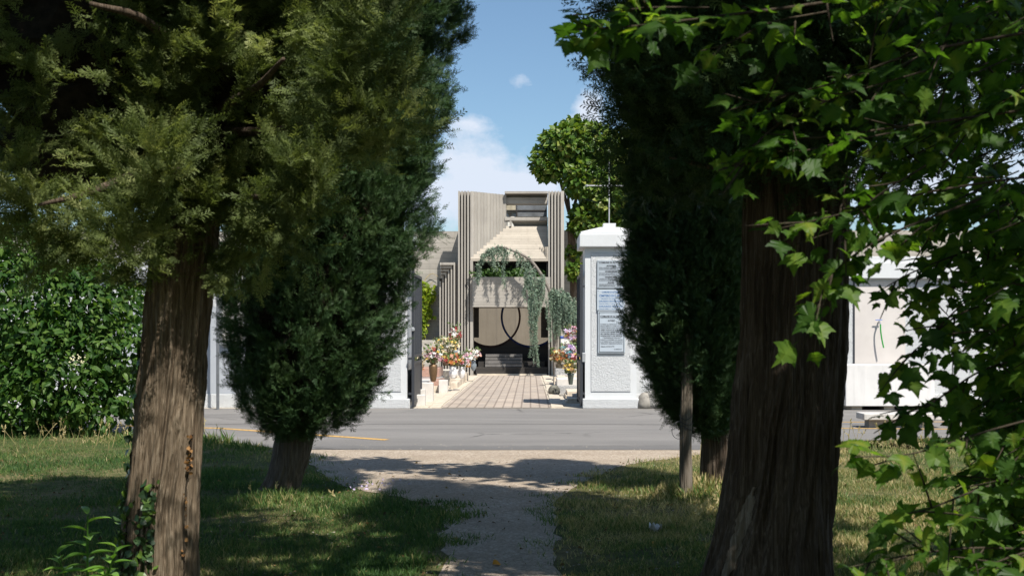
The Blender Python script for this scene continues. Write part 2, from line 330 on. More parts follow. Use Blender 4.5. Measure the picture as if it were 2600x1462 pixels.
# splayed reveal of upright boards on the left
m = MB(); nB = 11; DB = .85; xa = zx(757); xb = zx(1113, DB)
for i in range(nB):
    x0 = xa+(xb-xa)*i/nB; x1 = xa+(xb-xa)*(i+1)/nB; m.box(x0+.001, x1, F0+.015+DB*(i+.6)/nB, F0+DB+.55, zy(860), zy(176)-.004*(i+1))
m.build('splayed_reveal', MCV, chap)
# stepped slope of level boards
m = MB(); zb = zy(842); zt = zy(525, DB); xr = zx(1530); xl = xa+.02
for k, (f0, f1) in enumerate(((0, .30), (.30, .62), (.62, 1))):      # boarded slope in three pours, each a touch proud of the next
    o = .006*k; y0, y1 = F0+.03+DB*f0+o, F0+.03+DB*f1+o; z0, z1 = zb+(zt-zb)*f0, zb+(zt-zb)*f1-.004
    m.add([(xl, y0, z0), (xr-.002, y0, z0), (xr-.002, y1, z1), (xl, y1, z1), (xl, F0+DB+.5, z0), (xr-.002, F0+DB+.5, z0), (xr-.002, F0+DB+.5, z1), (xl, F0+DB+.5, z1)], np.array([(0, 1, 2, 3), (3, 2, 6, 7), (5, 4, 7, 6), (1, 0, 4, 5), (0, 3, 7, 4), (1, 5, 6, 2)]))
m.box(xa+.01, xr-.003, F0+.01, F0+1.2, zy(870), zb-.001)
m.build('stepped_slope', MCW, chap)
m = MB()
for k in range(4):
    x = zx(1418+26*k); m.box(x, x+.05, F0+.35-.09*k, F0+.62-.05*k, zy(790+14*k), zy(728))
m.box(zx(1512), xr-.004, F0+.015, F0+.6, zb+.001, zy(728)); m.build('stepped_teeth', MCW, chap)
# beams over the back opening
def bb(name, parts, mat):
    m = MB()
    for x0, x1, d0, d1, z0, z1 in parts: m.box(x0, x1, F0+d0, F0+d1, z0, z1)
    return m.build(name, mat, chap)
XL, XR = zx(1100, DB), zx(1530)-.006
bb('lintel', [(XL, XR, DB-.25, 1.7, zy(207, DB), zy(186, DB))], MCH)
bb('lintel', [(XL, XR, DB+.1, 1.5, zy(300, DB), zy(238, DB)), (XL, XR, DB+.3, 1.5, zy(237, DB), zy(208, DB))], MCH)
bb('cross_beam', [(XL, XR, DB-.05, DB+.5, zy(470, DB), zy(436, DB)), (zx(1172, DB), XR, DB+.12, DB+.5, zy(486, DB), zy(471, DB)), (zx(1180, DB), XR, DB+.22, DB+.5, zy(500, DB), zy(487, DB)), (zx(1188, DB), XR, DB+.32, DB+.5, zy(526, DB), zy(501, DB)),
                  (zx(1148, DB), zx(1166, DB), DB-.04, DB+.4, zy(526, DB), zy(471, DB)), (zx(1118, DB), zx(1126, DB), DB+.05, DB+.2, zy(526, DB), zy(480, DB))], MCH)
MWHITE = flat_mat('white_plaster', (.70, .68, .62), .85, nz=.06)
MGLZ = flat_mat('dusty_window_glass', (.15, .16, .17), .3, 0, .4, nz=.3, sc=3)
bb('upper_back_wall', [(XL-.3, XR, 3.0, 3.2, zy(560, 3), zy(370, 3)-.004)], MWHITE)
bb('window_pane', [(zx(1225, 3), XR, 2.9, 2.95, zy(430, 3), zy(300, 3))], MGLZ)
bb('window_pane', [(XL-.2, zx(1212, 3), 2.9, 2.95, zy(366, 3), zy(300, 3))], flat_mat('frosted_pane', (.42, .37, .27), .4, nz=.2, sc=6))
bb('window_mullion', [(zx(1213, 3), zx(1224, 3), 2.86, 2.98, zy(430, 3), zy(298, 3)), (XL-.2, XR, 2.87, 2.97, zy(377, 3), zy(367, 3))], MDARK)
bb('window_mullion', [(zx(1132, 3), zx(1168, 3), 2.9, 2.98, zy(402, 3), zy(394, 3)), (zx(1145, 3), zx(1156, 3), 2.9, 2.98, zy(432, 3), zy(403, 3))], MDARK)
# planting trough and the dark slot above it
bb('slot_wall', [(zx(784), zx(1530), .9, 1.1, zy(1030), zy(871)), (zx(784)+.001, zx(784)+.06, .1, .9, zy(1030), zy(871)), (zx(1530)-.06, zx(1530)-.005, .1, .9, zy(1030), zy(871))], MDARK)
YT = -.34
tro = bb('planting_trough', [(zx(779, YT), zx(1551, YT), YT, YT+.12, zy(1325), zy(1031)), (zx(787), zx(1529), YT+.12, 2.2, zy(1323), zy(1290)), (zx(779, YT), zx(779, YT)+.1, YT+.12, -.03, zy(1324), zy(1032)), (zx(1551, YT)-.1, zx(1551, YT), YT+.12, -.03, zy(1324), zy(1032)),
    (zx(787), zx(1529), YT+.121, .88, zy(1289), zy(1060))], MCH)
# passage: back wall, cut-out wall, rings, steps
bb('garden_wall', [(zx(600, 10.5), zx(1720, 10.5), 10.5, 10.7, 0, 4.4)], concrete_mat('garden_wall_concrete', (.215, .185, .145), 'x', .9, .94))
d1 = 1.7; R1 = 293/3.903*(F0+d1)/FPX; c1 = (zx(955, d1), zy2(408, d1)); c2 = (zx(1362, d1), zy2(408, d1))
n = 90; xs = np.linspace(zx(770, d1), zx(1545, d1), n)
def low(x, c): return np.where(np.abs(x-c[0]) < R1, c[1]-np.sqrt(np.maximum(R1**2-(x-c[0])**2, 0)), 9)
zl = np.minimum(np.minimum(low(xs, c1), low(xs, c2)), zy2(600, d1))
V = np.concatenate([np.stack([xs, np.full(n, F0+d), z], 1) for d in (d1, d1+.3) for z in (np.zeros(n), zl)]); i = np.arange(n-1)
q = lambda a, b: np.stack([a*n+i, a*n+i+1, b*n+i+1, b*n+i], 1)
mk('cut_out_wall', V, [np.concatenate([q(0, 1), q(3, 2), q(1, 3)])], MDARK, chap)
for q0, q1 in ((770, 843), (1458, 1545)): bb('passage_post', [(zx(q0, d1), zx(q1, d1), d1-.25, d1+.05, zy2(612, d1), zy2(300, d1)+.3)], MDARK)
def ring(c, col, nm):
    a0 = np.linspace(math.radians(-215), math.radians(35), 90); rr = np.array([R1-.040, R1+.040])
    zmax = zy(1300)
    V = []; 
    for y in (F0+d1-.07, F0+d1+.1):
        for r in rr: V.append(np.stack([c[0]+r*np.cos(a0), np.full(90, y), np.minimum(c[1]+r*np.sin(a0), zmax)], 1))
    n = 90; i = np.arange(n-1); q = lambda a, b: np.stack([a*n+i, a*n+i+1, b*n+i+1, b*n+i], 1)
    t = NT(nm); v = t.vor(16, None, 'F1', 'Color'); mt = t.done(t.mix(1, col, t.ramp(v, [(.1, .4), (.9, 1.6)]), 'MULTIPLY'), .75, None, 0, .2)
    o = mk('ring', np.concatenate(V), [np.concatenate([q(0, 1), q(3, 2), q(1, 3), q(2, 0)])], mt, chap); return o
o = ring(c1, (.030, .016, .014), 'dark_red_mosaic'); o['label'] = 'dark reddish mosaic ring'
c2 = (c2[0], c2[1]); o = ring(c2, (.012, .022, .075), 'blue_mosaic'); o['label'] = 'dark blue mosaic ring'
for ch in chap.children:
    if ch.get('label') == 'dark blue mosaic ring': ch.location.y -= .01
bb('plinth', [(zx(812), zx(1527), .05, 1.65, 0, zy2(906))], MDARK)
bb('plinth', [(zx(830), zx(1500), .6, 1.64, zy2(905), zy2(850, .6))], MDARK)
MGST = flat_mat('step_concrete', (.16, .15, .14), .9, nz=.2, sc=5)
for k in range(4):
    z0 = zy2(903)+.002; h = (zy2(772, .5)-zy2(903))/4
    bb('stair_step', [(zx(903), zx(1272), .12+.18*k, .58 if k < 3 else .9, z0+h*k, z0+h*(k+1)-.02)], MGST)
bb('passage_floor_edge', [(zx(826), zx(1515), -.06, .04, 0, .07)], MSTONE)
# stepped wing on the left
m = MB()
for k in range(6):
    xk = zx(606-30*k); zk = zy(882+31*k); w = 15/3.903*SC; y = F0+.05+.10*k
    m.box(xk-w, xk, y, F0+1.2, .0, zk); m.box(zx(455), xk-w-.002, y, F0+1.2, zk-25/3.903*SC, zk-.003)
m.box(zx(612), zx(637)-.004, F0+.3, F0+1.2, 0, zy(884)); m.box(zx(456), zx(612)-.002, F0+.75, F0+1.25, 0, zy(900))
m.build('stepped_wing', MFIN, chap)
# enclosure walls of the precinct behind
MWALLC = concrete_mat('precinct_wall_concrete', (.36, .335, .295), 'z', .21)
def wall_thing(name, parts, mat, label, cat='wall'):
    m = MB()
    for p in parts: m.box(*p)
    c = m.build(name, mat); c['label'] = label; c['category'] = cat; return c
wall_thing('precinct_wall', [(-26, zx(640)-.01, F0+1.7, F0+2.0, 0, 5.72), (-9, zx(455)-.01, F0-.1, F0+.2, 0, zy2(636))], MWALLC, 'long pale concrete wall left of the gatehouse with a lower ledge in front')
wall_thing('precinct_wall', [(zx(1670), 34, F0+5.6, F0+5.9, 0, 6.1)], MWALLC, 'concrete precinct wall right of the gatehouse behind the white boundary wall')

# ------------------------------------------------------------------ gate pillars, boundary walls
MSTU = stucco_mat('rough_white_stucco', (.58, .59, .595), 30, 1.0, .06); MSMO = stucco_mat('smooth_white_render', (.58, .59, .595), 90, .25, .05)
MIRON = flat_mat('dark_painted_iron', (.035, .038, .045), .5, 0, .4)
MSTEEL = flat_mat('weathered_grey_metal', (.42, .43, .44), .45, .5, .4)
D0 = 25.4; U = D0/FPX
def pillar(xc, label):
    p = empty('gate_pillar', (xc, D0+.55, 0), label, 'gate pillar'); h = .555
    y0 = D0; y1 = D0+1.11; z0 = .22; zc = 1.6+(HY-628)*U
    m = MB(); m.box(xc-h+.0, xc+h, y0+.012, y1, z0, zc); m.build('shaft', MSMO, p)
    m = MB(); m.box(xc-h+.13, xc+h-.13, y0-.006, y0+.02, z0+.15, zc-.12, .004); m.build('rough_panel', MSTU, p)
    m = MB(); m.box(xc-h-.055, xc+h+.07, y0-.07, y1+.07, 0, z0-.002, .02); m.build('base', MSTU, p)
    zt = 1.6+(HY-595)*U; o = .125
    m = MB(); m.box(xc-h-o, xc+h+o, y0-o-.01, y1+o, zc+.001, zt, .015); m.build('cap', MSMO, p)
    zp = 1.6+(HY-573)*U; V = []
    for s, z in ((h+o-.03, zt+.002), (h+o-.03, zt+.05), (.2, zp)):
        yc = (y0+y1)/2; V += [(xc-s, yc-s, z), (xc+s, yc-s, z), (xc+s, yc+s, z), (xc-s, yc+s, z)]
    Q = [(k*4+i, k*4+(i+1) % 4, k*4+4+(i+1) % 4, k*4+4+i) for k in (0, 1) for i in range(4)]+[(8, 9, 10, 11)]
    m = MB(); m.add(V, np.array(Q)); m.build('cap_slope', MSMO, p)
    m = MB(); yc = (y0+y1)/2; m.box(xc-.14, xc+.14, yc-.14, yc+.14, zp-.04, zp+.09, .01); m.build('cap_block', MSMO, p)
    return p, zp+.09, yc
XP = (1551-CX)*U; XPL = (968-CX)*U
p, ztop, ycen = pillar(XP, 'white stucco gate pillar with three notice boards and an iron cross on top')
pillar(XPL, 'white stucco gate pillar half hidden behind the cypress beside the open gate')
MCROSS = flat_mat('dull_grey_iron', (.40, .405, .41), .6, .3, .3)
def cross(xc, label):
    c = empty('iron_cross', (xc, ycen, ztop), label, 'cross'); h = (565-414)*U*1.02
    m = MB(); m.tube([(xc, ycen, ztop-.02), (xc, ycen, ztop+h)], .014, 8); m.lathe((xc, ycen, ztop+h), [(.022, 0), (.024, .03), (.0, .08)], 8); m.build('upright', MCROSS, c)
    zc = ztop+h*(565-468)/(565-414); m = MB(); m.tube([(xc-.48, ycen, zc), (xc+.48, ycen, zc)], .013, 8)
    for s in (-1, 1):
        V, Q, T = tube_np([(xc+s*.46, ycen, zc), (xc+s*.49, ycen, zc), (xc+s*.53, ycen, zc)], [.012, .026, .004], 8); m.add(V, [Q, T])
    m.build('crossbar', MCROSS, c); m = MB(); m.lathe((xc, ycen, zc-.035), [(.01, 0), (.045, .015), (.045, .055), (.01, .07)], 10); m.build('boss', MCROSS, c)
cross(XP, 'thin grey metal cross on top of the white pillar with notices')
# open gate leaves
def gate_leaf(x, y, length, label, sgn):
    g = empty('gate_leaf', (x, y, 0), label, 'gate'); ht = 3.1
    m = MB(); m.box(x-.03, x+.03, y, y+.07, .05, ht, .004); m.box(x-.03, x+.03, y+length-.06, y+length, .05, ht-.2, .004)
    for z in (.12, .95, 1.1, ht-.25): m.box(x-.025, x+.025, y+.07, y+length-.06, z, z+.06)
    m.box(x-.008, x+.008, y+.07, y+length-.06, .181, .949); m.build('frame', MIRON, g)
    m = MB(); k = y+.18
    while k < y+length-.1: m.tube([(x, k, 1.16), (x, k, ht-.25)], .011, 6); k += .12
    m.build('bars', MIRON, g)
    m = MB(); m.box(x+sgn*.05-.035, x+sgn*.05+.035, y-.03, y+.1, 1.0, 1.2, .008) if sgn > 0 else m.lathe((x, y-.02, 1.66), [(.01, 0), (.04, .02), (.04, .07), (.01, .09)], 10); m.build('lock_box' if sgn > 0 else 'knob', MSTEEL, g)
    for z in (.3, 1.05, 2.6): m = MB(); m.box(min(x, x+sgn*.1), max(x, x+sgn*.1), y+.005, y+.05, z, z+.05); m.build('hinge', MIRON, g)
gate_leaf((1476-CX)*25.5/FPX, 25.42, 1.8, 'dark iron gate leaf standing open beside the pillar with notice boards', 1)
gate_leaf((1048.5-CX)*25.3/FPX, 25.3, 1.8, 'dark iron gate leaf standing open beside the potted graves', -1)
# boundary walls
MPAN = flat_mat('grey_beige_render', (.56, .52, .49), .9, nz=.07, sc=1.6, bump=.1); MSHADE = flat_mat('wall_shade_paint', (.36, .38, .41), .9, nz=.06, sc=2, bump=.15)
yw = D0+.30; zw = 1.6+(HY-706)*D0/FPX; zt = 1.6+(HY-649)*D0/FPX
def bwall(x0, x1, panels_and_shade, label, mat):
    w = empty('boundary_wall', ((x0+x1)/2, yw, 0), label, 'wall')
    m = MB(); m.box(x0, x1, yw, yw+.4, 0, zw); m.build('wall_face', MSTU, w)
    m = MB(); m.box(x0, x1, yw-.12, yw+.5, zw+.001, zt-.13, .015); m.box(x0, x1, yw-.06, yw+.45, zt-.129, zt, .01); m.build('coping', MSMO, w)
    m = MB(); m.box(x0, x1, yw-.05, yw+.45, 0.0, .3, .015); m.build('plinth', MSTU, w)
    for a, b, z0, z1 in panels_and_shade:
        m = MB(); m.box(a, b, yw-.006, yw+.02, z0, z1); m.build('panel_or_painted_shade', mat, w)
        m = MB(); m.box(a-.035, a, yw-.02, yw+.01, z0, z1); m.build('panel_joint', MIRON, w) if x0 > 0 else None
    return w
bwall(XP+.56, 24, [(7.05, 8.15, .3, zw-.06), (11.2, 12.4, .3, zw-.06)], 'long white boundary wall with grey panel and coping right of the gate', MPAN)
bwall(-24, XPL-.56, [(-9.4, -5.0, .31, 2.20)], 'long white boundary wall with painted grey-blue shade left of the gate', MSHADE)  # the grey-blue area paints a cast shadow onto the white wall
# drain pole and framed board in front of the left wall
p_ = P(553, 1036, 25.0); m = MB(); m.tube([(p_[0], 25.0, 0), (p_[0], 25.0, 3.0)], .032, 10)
po = m.build('metal_pole', flat_mat('grey_pole_paint', (.16, .17, .18), .5, .3)); tag(po, 'thin grey metal pole standing in front of the white wall', 'pole')
nb = empty('notice_case', P(585, 800, 25.58), 'grey framed notice case on the white wall beside the thin pole', 'notice case')
a = P(557, 640, 25.58); b = P(625, 876, 25.58)
m = MB(); m.box(a[0], b[0], 25.58, 25.69, b[2], a[2], .01); m.build('case_frame', MSTEEL, nb); m = MB(); m.box(a[0]+.07, b[0]-.07, 25.572, 25.579, b[2]+.07, a[2]-.07); m.build('white_sheet', MWHITE, nb)
# wheel guards at the pillar feet
for sx, lab in ((XP+.72, 'low rounded stone guard at the foot of the pillar with notices'), (XPL-.72, 'low rounded stone guard at the foot of the left gate pillar')):
    m = MB(); m.lathe((sx, D0-.02, 0), [(.16, 0), (.155, .12), (.12, .27), (.06, .34), (.01, .355)], 14); tag(m.build('guard_stone', bpy.data.materials.get('worn_guard_stone') or flat_mat('worn_guard_stone', (.27, .25, .22), .9, nz=.25, sc=8), None, True), lab, 'stone')
m = MB(); m.lathe((XP+.95, D0+.1, 0), [(.24, 0), (.26, .1), (.25, .28), (.2, .36), (.02, .4)], 16); tag(m.build('boulder', flat_mat('grey_stone', (.30, .29, .27), .9, nz=.3, sc=6), None, True), 'round grey stone lying against the wall beside the gate pillar', 'stone')
# notice boards with lettering
def text(body, x, y, z, size, mat, parent, name, align='CENTER', width=None, bold=0):
    c = bpy.data.curves.new(name, 'FONT'); c.body = body; c.size = size; c.align_x = align; c.align_y = 'TOP'; c.extrude = .0008; c.offset = bold; c.space_line = .98
    c.materials.append(mat); o = bpy.data.objects.new(name, c); COL.objects.link(o); o.parent = parent; wp = wloc(parent)
    o.location = (x-wp.x, y-wp.y, z-wp.z); o.rotation_euler = (math.radians(90), 0, 0)
    if width:
        bpy.context.view_layer.update(); d = o.dimensions.x
        if d > 0: o.scale.x = width/d
    me = bpy.data.meshes.new_from_object(o); n = bpy.data.objects.new(name, me); COL.objects.link(n); n.parent = parent; n.location = o.location; n.rotation_euler = o.rotation_euler; n.scale = o.scale
    bpy.data.objects.remove(o); return n
MINK = flat_mat('black_sign_paint', (.02, .02, .022), .6); MBLUE = flat_mat('blue_sign_paint', (.05, .14, .32), .6)
MPLATE = flat_mat('grey_sign_plate', (.33, .37, .41), .5, 0, .35, nz=.05); MPLATE2 = flat_mat('pale_sign_plate', (.40, .45, .50), .5, 0, .35, nz=.05)
def board(x0, x1, y0, y1, mat, label, rim=0):
    a = P(x0, y0, D0); b = P(x1, y1, D0); y = D0-.05
    s = empty('notice_board', ((a[0]+b[0])/2, y+.02, b[2]), label, 'sign')
    m = MB(); m.box(a[0], b[0], y, y+.04, b[2], a[2], .006); m.build('plate', mat, s)
    if rim:
        m = MB(); t = .012; k = .02
        for u0, u1, w0, w1 in ((a[0]+k, b[0]-k, a[2]-k-t, a[2]-k), (a[0]+k, b[0]-k, b[2]+k, b[2]+k+t), (a[0]+k, a[0]+k+t, b[2]+k+t, a[2]-k-t), (b[0]-k-t, b[0]-k, b[2]+k+t, a[2]-k-t)): m.box(u0, u1, y-.003, y, w0, w1)
        m.build('border', MINK, s)
    else:
        for u in (a[0]+.025, b[0]-.025):
            for w in (a[2]-.03, b[2]+.02): m = MB(); m.tube([(u, y+.001, w), (u, y-.006, w)], .006, 8); m.build('screw', MIRON, s)
    return s, a, b, y-.0015
s, a, b, y = board(1516, 1586, 661, 732, MPLATE, 'top grey notice board on the pillar with warnings in four languages'); xc = (a[0]+b[0])/2; wv = b[0]-a[0]
text('COMUNE DI ALTIVOLE', xc, y, a[2]-.025, .055, MINK, s, 'heading', width=wv*.86, bold=.0015)
hh = (a[2]-b[2])
for k, (hd, l1, l2) in enumerate((('AVVISO', 'NON LASCIARE OGGETTI DI VALORE', 'E NON INTRODURRE CANI'), ('WARNING', 'DO NOT LEAVE OBJECTS OF VALUE', 'IN THE CAR AND CLOSE IT'), ('WARNUNG', 'LASSEN SIE KEINE WERTSACHEN', 'IM AUTO UND SCHLIESSEN SIE'), ('AVIS', 'FERMEZ LES PORTES DE LA VOITURE', 'SANS OBJETS DE VALEUR'))):
    z = a[2]-hh*(.165+.2*k); text(hd, xc, y, z, .05, MINK, s, 'heading', width=wv*(.34 if k in (0,) else .25 if k == 3 else .44), bold=.0018)
    text(l1+'\n'+l2, a[0]+.04, y, z-.048, .034, MINK, s, 'lettering', 'LEFT', width=wv*.84)
s, a, b, y = board(1515.5, 1586, 735, 788.5, MPLATE2, 'middle pale notice board on the pillar with blue opening hours'); xc = (a[0]+b[0])/2; hh = a[2]-b[2]
text('COMUNE DI ALTIVOLE', xc, y, a[2]-.035, .05, MBLUE, s, 'heading', width=wv*.66, bold=.0012)
text('CIMITERO DI S. VITO', xc, y, a[2]-.105, .065, MBLUE, s, 'heading', width=wv*.84, bold=.0018)
text('ORARIO DI APERTURA', xc, y, a[2]-.18, .042, MBLUE, s, 'lettering', width=wv*.74)
text('ORARIO INVERNALE', xc, y, a[2]-.235, .040, MBLUE, s, 'lettering', width=wv*.88, bold=.0012)
text('DALLE ORE [   ] ALLE ORE [   ]', xc, y, a[2]-.29, .036, MBLUE, s, 'lettering', width=wv*.84)
text('ORARIO ESTIVO', xc, y, a[2]-.345, .040, MBLUE, s, 'lettering', width=wv*.88, bold=.0012)
text('DALLE ORE [   ] ALLE ORE [   ]', xc, y, a[2]-.40, .036, MBLUE, s, 'lettering', width=wv*.84)
s, a, b, y = board(1518, 1586.5, 790, 896, MPLATE2, 'bottom pale notice board on the pillar with black border and long text', 1); xc = (a[0]+b[0])/2; wv = b[0]-a[0]; hh = a[2]-b[2]
text('COMUNE DI ALTIVOLE', xc, y, a[2]-.085, .06, MINK, s, 'heading', width=wv*.83, bold=.0015)
m = MB(); m.box(a[0]+.05, b[0]-.05, y-.001, y+.001, a[2]-.143, a[2]-.138); m.build('underline', MINK, s)
text('AVVISO', xc, y, a[2]-.18, .052, MINK, s, 'heading', width=wv*.28, bold=.0015)
for k, ln in enumerate(("IN BASE ALL'ARTICOLO 98 DEL", 'REGOLAMENTO COMUNALE DI', 'POLIZIA MORTUARIA NESSUNA', 'OPERA NUOVA SE DI MODIFI-', "CATIVA PUO' ESSERE ESEGUITA", "NEL CIMITERO SENZA L'AUTORIZ", 'ZAZIONE SCRITTA DEL SINDACO.', 'I TRASGRESSORI SARANNO', 'PUNITI A NORMA DI LEGGE', 'E LE OPERE NON AUTORIZZATE', "VERRANNO RIMOSSE D'UFFICIO.")):
    text(ln, xc, y, a[2]-.265-.0413*k, .036, MINK, s, 'lettering', width=wv*(.82 if k != 7 else .66), bold=.0012 if 2 < k < 7 else .0004)
text('Altivole, li 01.06.1983', a[0]+.06, y, a[2]-.74, .036, MINK, s, 'lettering', 'LEFT', width=wv*.5, bold=.001)
text('IL SINDACO', b[0]-.07, y, a[2]-.80, .034, MINK, s, 'lettering', 'RIGHT', width=wv*.28, bold=.0005)
# water point on the right wall
XT = P(2230, 817, yw-.006); tp = empty('water_tap', (XT[0], yw-.01, XT[2]), 'small metal tap with blue handle and green hose on the grey wall panel', 'tap')
x, y, z = XT[0], yw-.006, XT[2]-.01
m = MB(); m.tube(spline([(x, y, z), (x, y-.08, z), (x, y-.14, z-.01), (x, y-.16, z-.05)], 12), .018, 8); m.lathe((x, y-.09, z+.0), [(.022, 0), (.024, .03), (.012, .04)], 8); m.build('spout', MSTEEL, tp)
m = MB(); m.box(x-.09, x+.06, y-.1, y-.08, z+.045, z+.06, .004); m.build('handle', flat_mat('blue_enamel', (.03, .13, .5), .35), tp)
m = MB(); m.tube(spline([(x, y-.16, z-.04), (x+.005, y-.165, z-.2), (x+.03, y-.17, z-.38), (x+.065, y-.175, z-.55)], 16), .016, 8); m.build('hose', flat_mat('green_rubber', (.03, .30, .05), .45), tp)
a = P(2139, 925, D0-.35); b = P(2362, 1031, D0-.35)
ba = empty('water_basin', ((a[0]+b[0])/2, D0-.1, 0), 'big white concrete water trough raised on blocks under the tap', 'trough')
m = MB(); y0, y1 = D0-.62, yw-.06; t = .1; zb_, zt_ = .09, a[2]; x0, x1 = a[0], b[0]
m.box(x0, x1, y0, y0+t, zb_, zt_, .012); m.box(x0, x1, y1-t, y1, zb_, zt_, .012); m.box(x0+.002, x0+t, y0+t-.02, y1-t+.02, zb_+.01, zt_-.004); m.box(x1-t, x1-.002, y0+t-.02, y1-t+.02, zb_+.01, zt_-.004); m.box(x0+.01, x1-.01, y0+.02, y1-.02, zb_+.004, zb_+.12)
m.build('tub', stucco_mat('pale_cast_concrete', (.70, .68, .66), 60, .25, .16), ba)
for k in range(3):
    xx = x0+.15+k*(x1-x0-.5)/2; m = MB(); m.box(xx, xx+.22, y0+.1, y1-.1, 0, zb_+.001); m.build('foot', MSTONE, ba)
a = P(2194, 1050, 20.0); b = P(2400, 1066, 20.0)
bn = empty('stone_bench', ((a[0]+b[0])/2, 20.2, 0), 'low grey concrete slab bench at the far side of the grass', 'bench')
m = MB(); m.box(a[0], b[0], 20.0, 20.5, b[2], a[2], .012); m.build('seat', MSTONE if False else flat_mat('bench_concrete', (.50, .48, .45), .9, nz=.15, sc=8, bump=.2), bn)
m = MB(); m.box(a[0]+.12, b[0]-.25, 20.12, 20.4, 0, b[2]-.001); m.build('leg', flat_mat('bench_foot_concrete', (.30, .28, .26), .9, nz=.2, sc=8), bn)
# ------------------------------------------------------------------ graves along the brick path
MGRAN = NT('speckled_granite'); _n = MGRAN.noise(60, 4, .7); MGRAN = MGRAN.done(MGRAN.ramp(_n, [(.35, (.10, .10, .10)), (.5, (.34, .34, .34)), (.65, (.62, .61, .60))]), .35, None, 0, .4)
MMARB = flat_mat('white_marble', (.60, .57, .53), .5, 0, .4, nz=.1, sc=6); MPINK = flat_mat('pink_granite', (.44, .27, .21), .4, 0, .4, nz=.2, sc=40); MTRAV = flat_mat('weathered_travertine', (.58, .50, .40), .85, nz=.22, sc=7, bump=.3)
def grave(x0, x1, y0, y1, h, mat, mat2, label, head=0.0, group='graves beside the brick path'):
    g = empty('grave', ((x0+x1)/2, (y0+y1)/2, 0), label, 'grave', group)
    m = MB(); m.box(x0, x1, y0, y1, 0, h*.55, .012); m.build('base', mat2, g)
    m = MB(); m.box(x0+.04, x1-.04, y0+.04, y1-.04, h*.55+.001, h, .012); m.build('slab', mat, g)
    if head:
        xs = x0+.06 if x0 < 0 else x1-.18; m = MB(); m.box(xs, xs+.12, y0+.1, y1-.1, h+.001, h+head, .02); m.build('headstone', mat2, g)
    return g
grave(-4.6, -2.52, 28.6, 29.9, .42, MGRAN, MMARB, 'grave with grey granite slab holding the tall brown vase', .0)
grave(-4.6, -2.60, 30.3, 31.7, .40, MMARB, MGRAN, 'grave with white marble slab and dark edge behind the granite one', .5)
grave(-4.6, -2.42, 32.2, 33.8, .34, MPINK, MTRAV, 'pink granite grave holding the two white vases', .0)
grave(-4.6, -2.62, 34.4, 36.0, .62, MPINK, MGRAN, 'raised pink granite grave with dark back edge behind the white vases', .35)
grave(-4.5, -2.40, 37.0, 38.4, .45, MTRAV, MTRAV, 'weathered cream stone grave near the gatehouse on the left', .0)
grave(-4.5, -2.30, 38.9, 40.6, .40, MMARB, MTRAV, 'pale stone grave furthest along the left side under the blue-grey vase', .0)
def block(x, y, w, d, h, label, mat=None):
    m = MB(); m.box(x-w/2, x+w/2, y, y+d, 0, h, .012); o = m.build('marble_block', mat or MMARB); tag(o, label, 'stone block', 'white marble blocks along the path'); return o
block(-2.45, 26.1, .23, .24, .26, 'low white marble block nearest the road beside the gate leaf')
block(-2.52, 27.0, .22, .2, .34, 'second white marble block from the road, partly behind the lowest one')
block(-2.42, 27.7, .26, .26, .46, 'tall white marble post in front of the granite grave')
block(-2.72, 27.4, .24, .25, .42, 'white marble post between the bronze vase and the tall post')
block(-2.36, 31.9, .24, .25, .36, 'rough white marble corner stone below the white vases')
for k, (y, h) in enumerate(((34.2, .2), (35.6, .24), (37.2, .26), (39.2, .3))):
    block(-2.22, y, .2, 1.2, h, ('short pale kerb stone closest to the white vases', 'pale kerb stone second past the white vases', 'pale kerb stone third past the white vases', 'pale kerb stone at the foot of the gatehouse steps')[k], MTRAV)
grave(.82, 3.6, 27.2, 28.3, .12, MTRAV, MTRAV, 'very low sand-coloured grave slab nearest the road on the right')
grave(.86, 3.6, 29.0, 30.3, .20, MTRAV, MTRAV, 'flat cream grave second from the road on the right')
grave(.66, 3.6, 31.2, 32.5, .42, MMARB, MGRAN, 'white marble grave slab beside the round grey stone on the right')
grave(.72, 3.6, 33.4, 34.7, .40, MTRAV, MGRAN, 'cream stone grave behind the white slab on the right')
grave(.72, 3.6, 36.0, 37.6, .55, MGRAN, MTRAV, 'grey granite grave under the big mixed bouquets on the right', .0)
m = MB(); m.lathe((.62, 31.0, 0), [(.12, 0), (.16, .07), (.15, .17), (.09, .25), (.01, .27)], 14); tag(m.build('round_stone', flat_mat('lichen_stone', (.15, .145, .12), .95, nz=.35, sc=9, bump=.6, bsc=25), None, True), 'round lichen-grey stone at the path edge by the white slab', 'stone')
m = MB(); m.box(1.18, 1.52, 33.6, 33.9, .401, .74, .01); m.box(1.13, 1.57, 33.55, 33.95, .741, .80, .01); tag(m.build('grave_lantern', MMARB), 'small white marble lantern block on the cream grave', 'lantern')
for k, (x, y, w) in enumerate(((1.05, 28.5, .35), (.98, 27.7, .7), (1.2, 26.7, .3))):
    m = MB(); m.box(x, x+w, y, y+.22, .121 if k == 1 else .006, .2 if k == 1 else .09, .01)
    if k == 0: m.lathe((x+.1, y+.1, .09), [(.07, 0), (.09, .05), (.03, .09)], 10)
    tag(m.build('grave_ornament', MGRAN if k else MSTEEL), ('small dark metal lamp lying flat on the gravel at the right', 'narrow grey stone strip on the lowest slab at the right', 'little grey stone nearest the right gate leaf')[k], 'ornament')
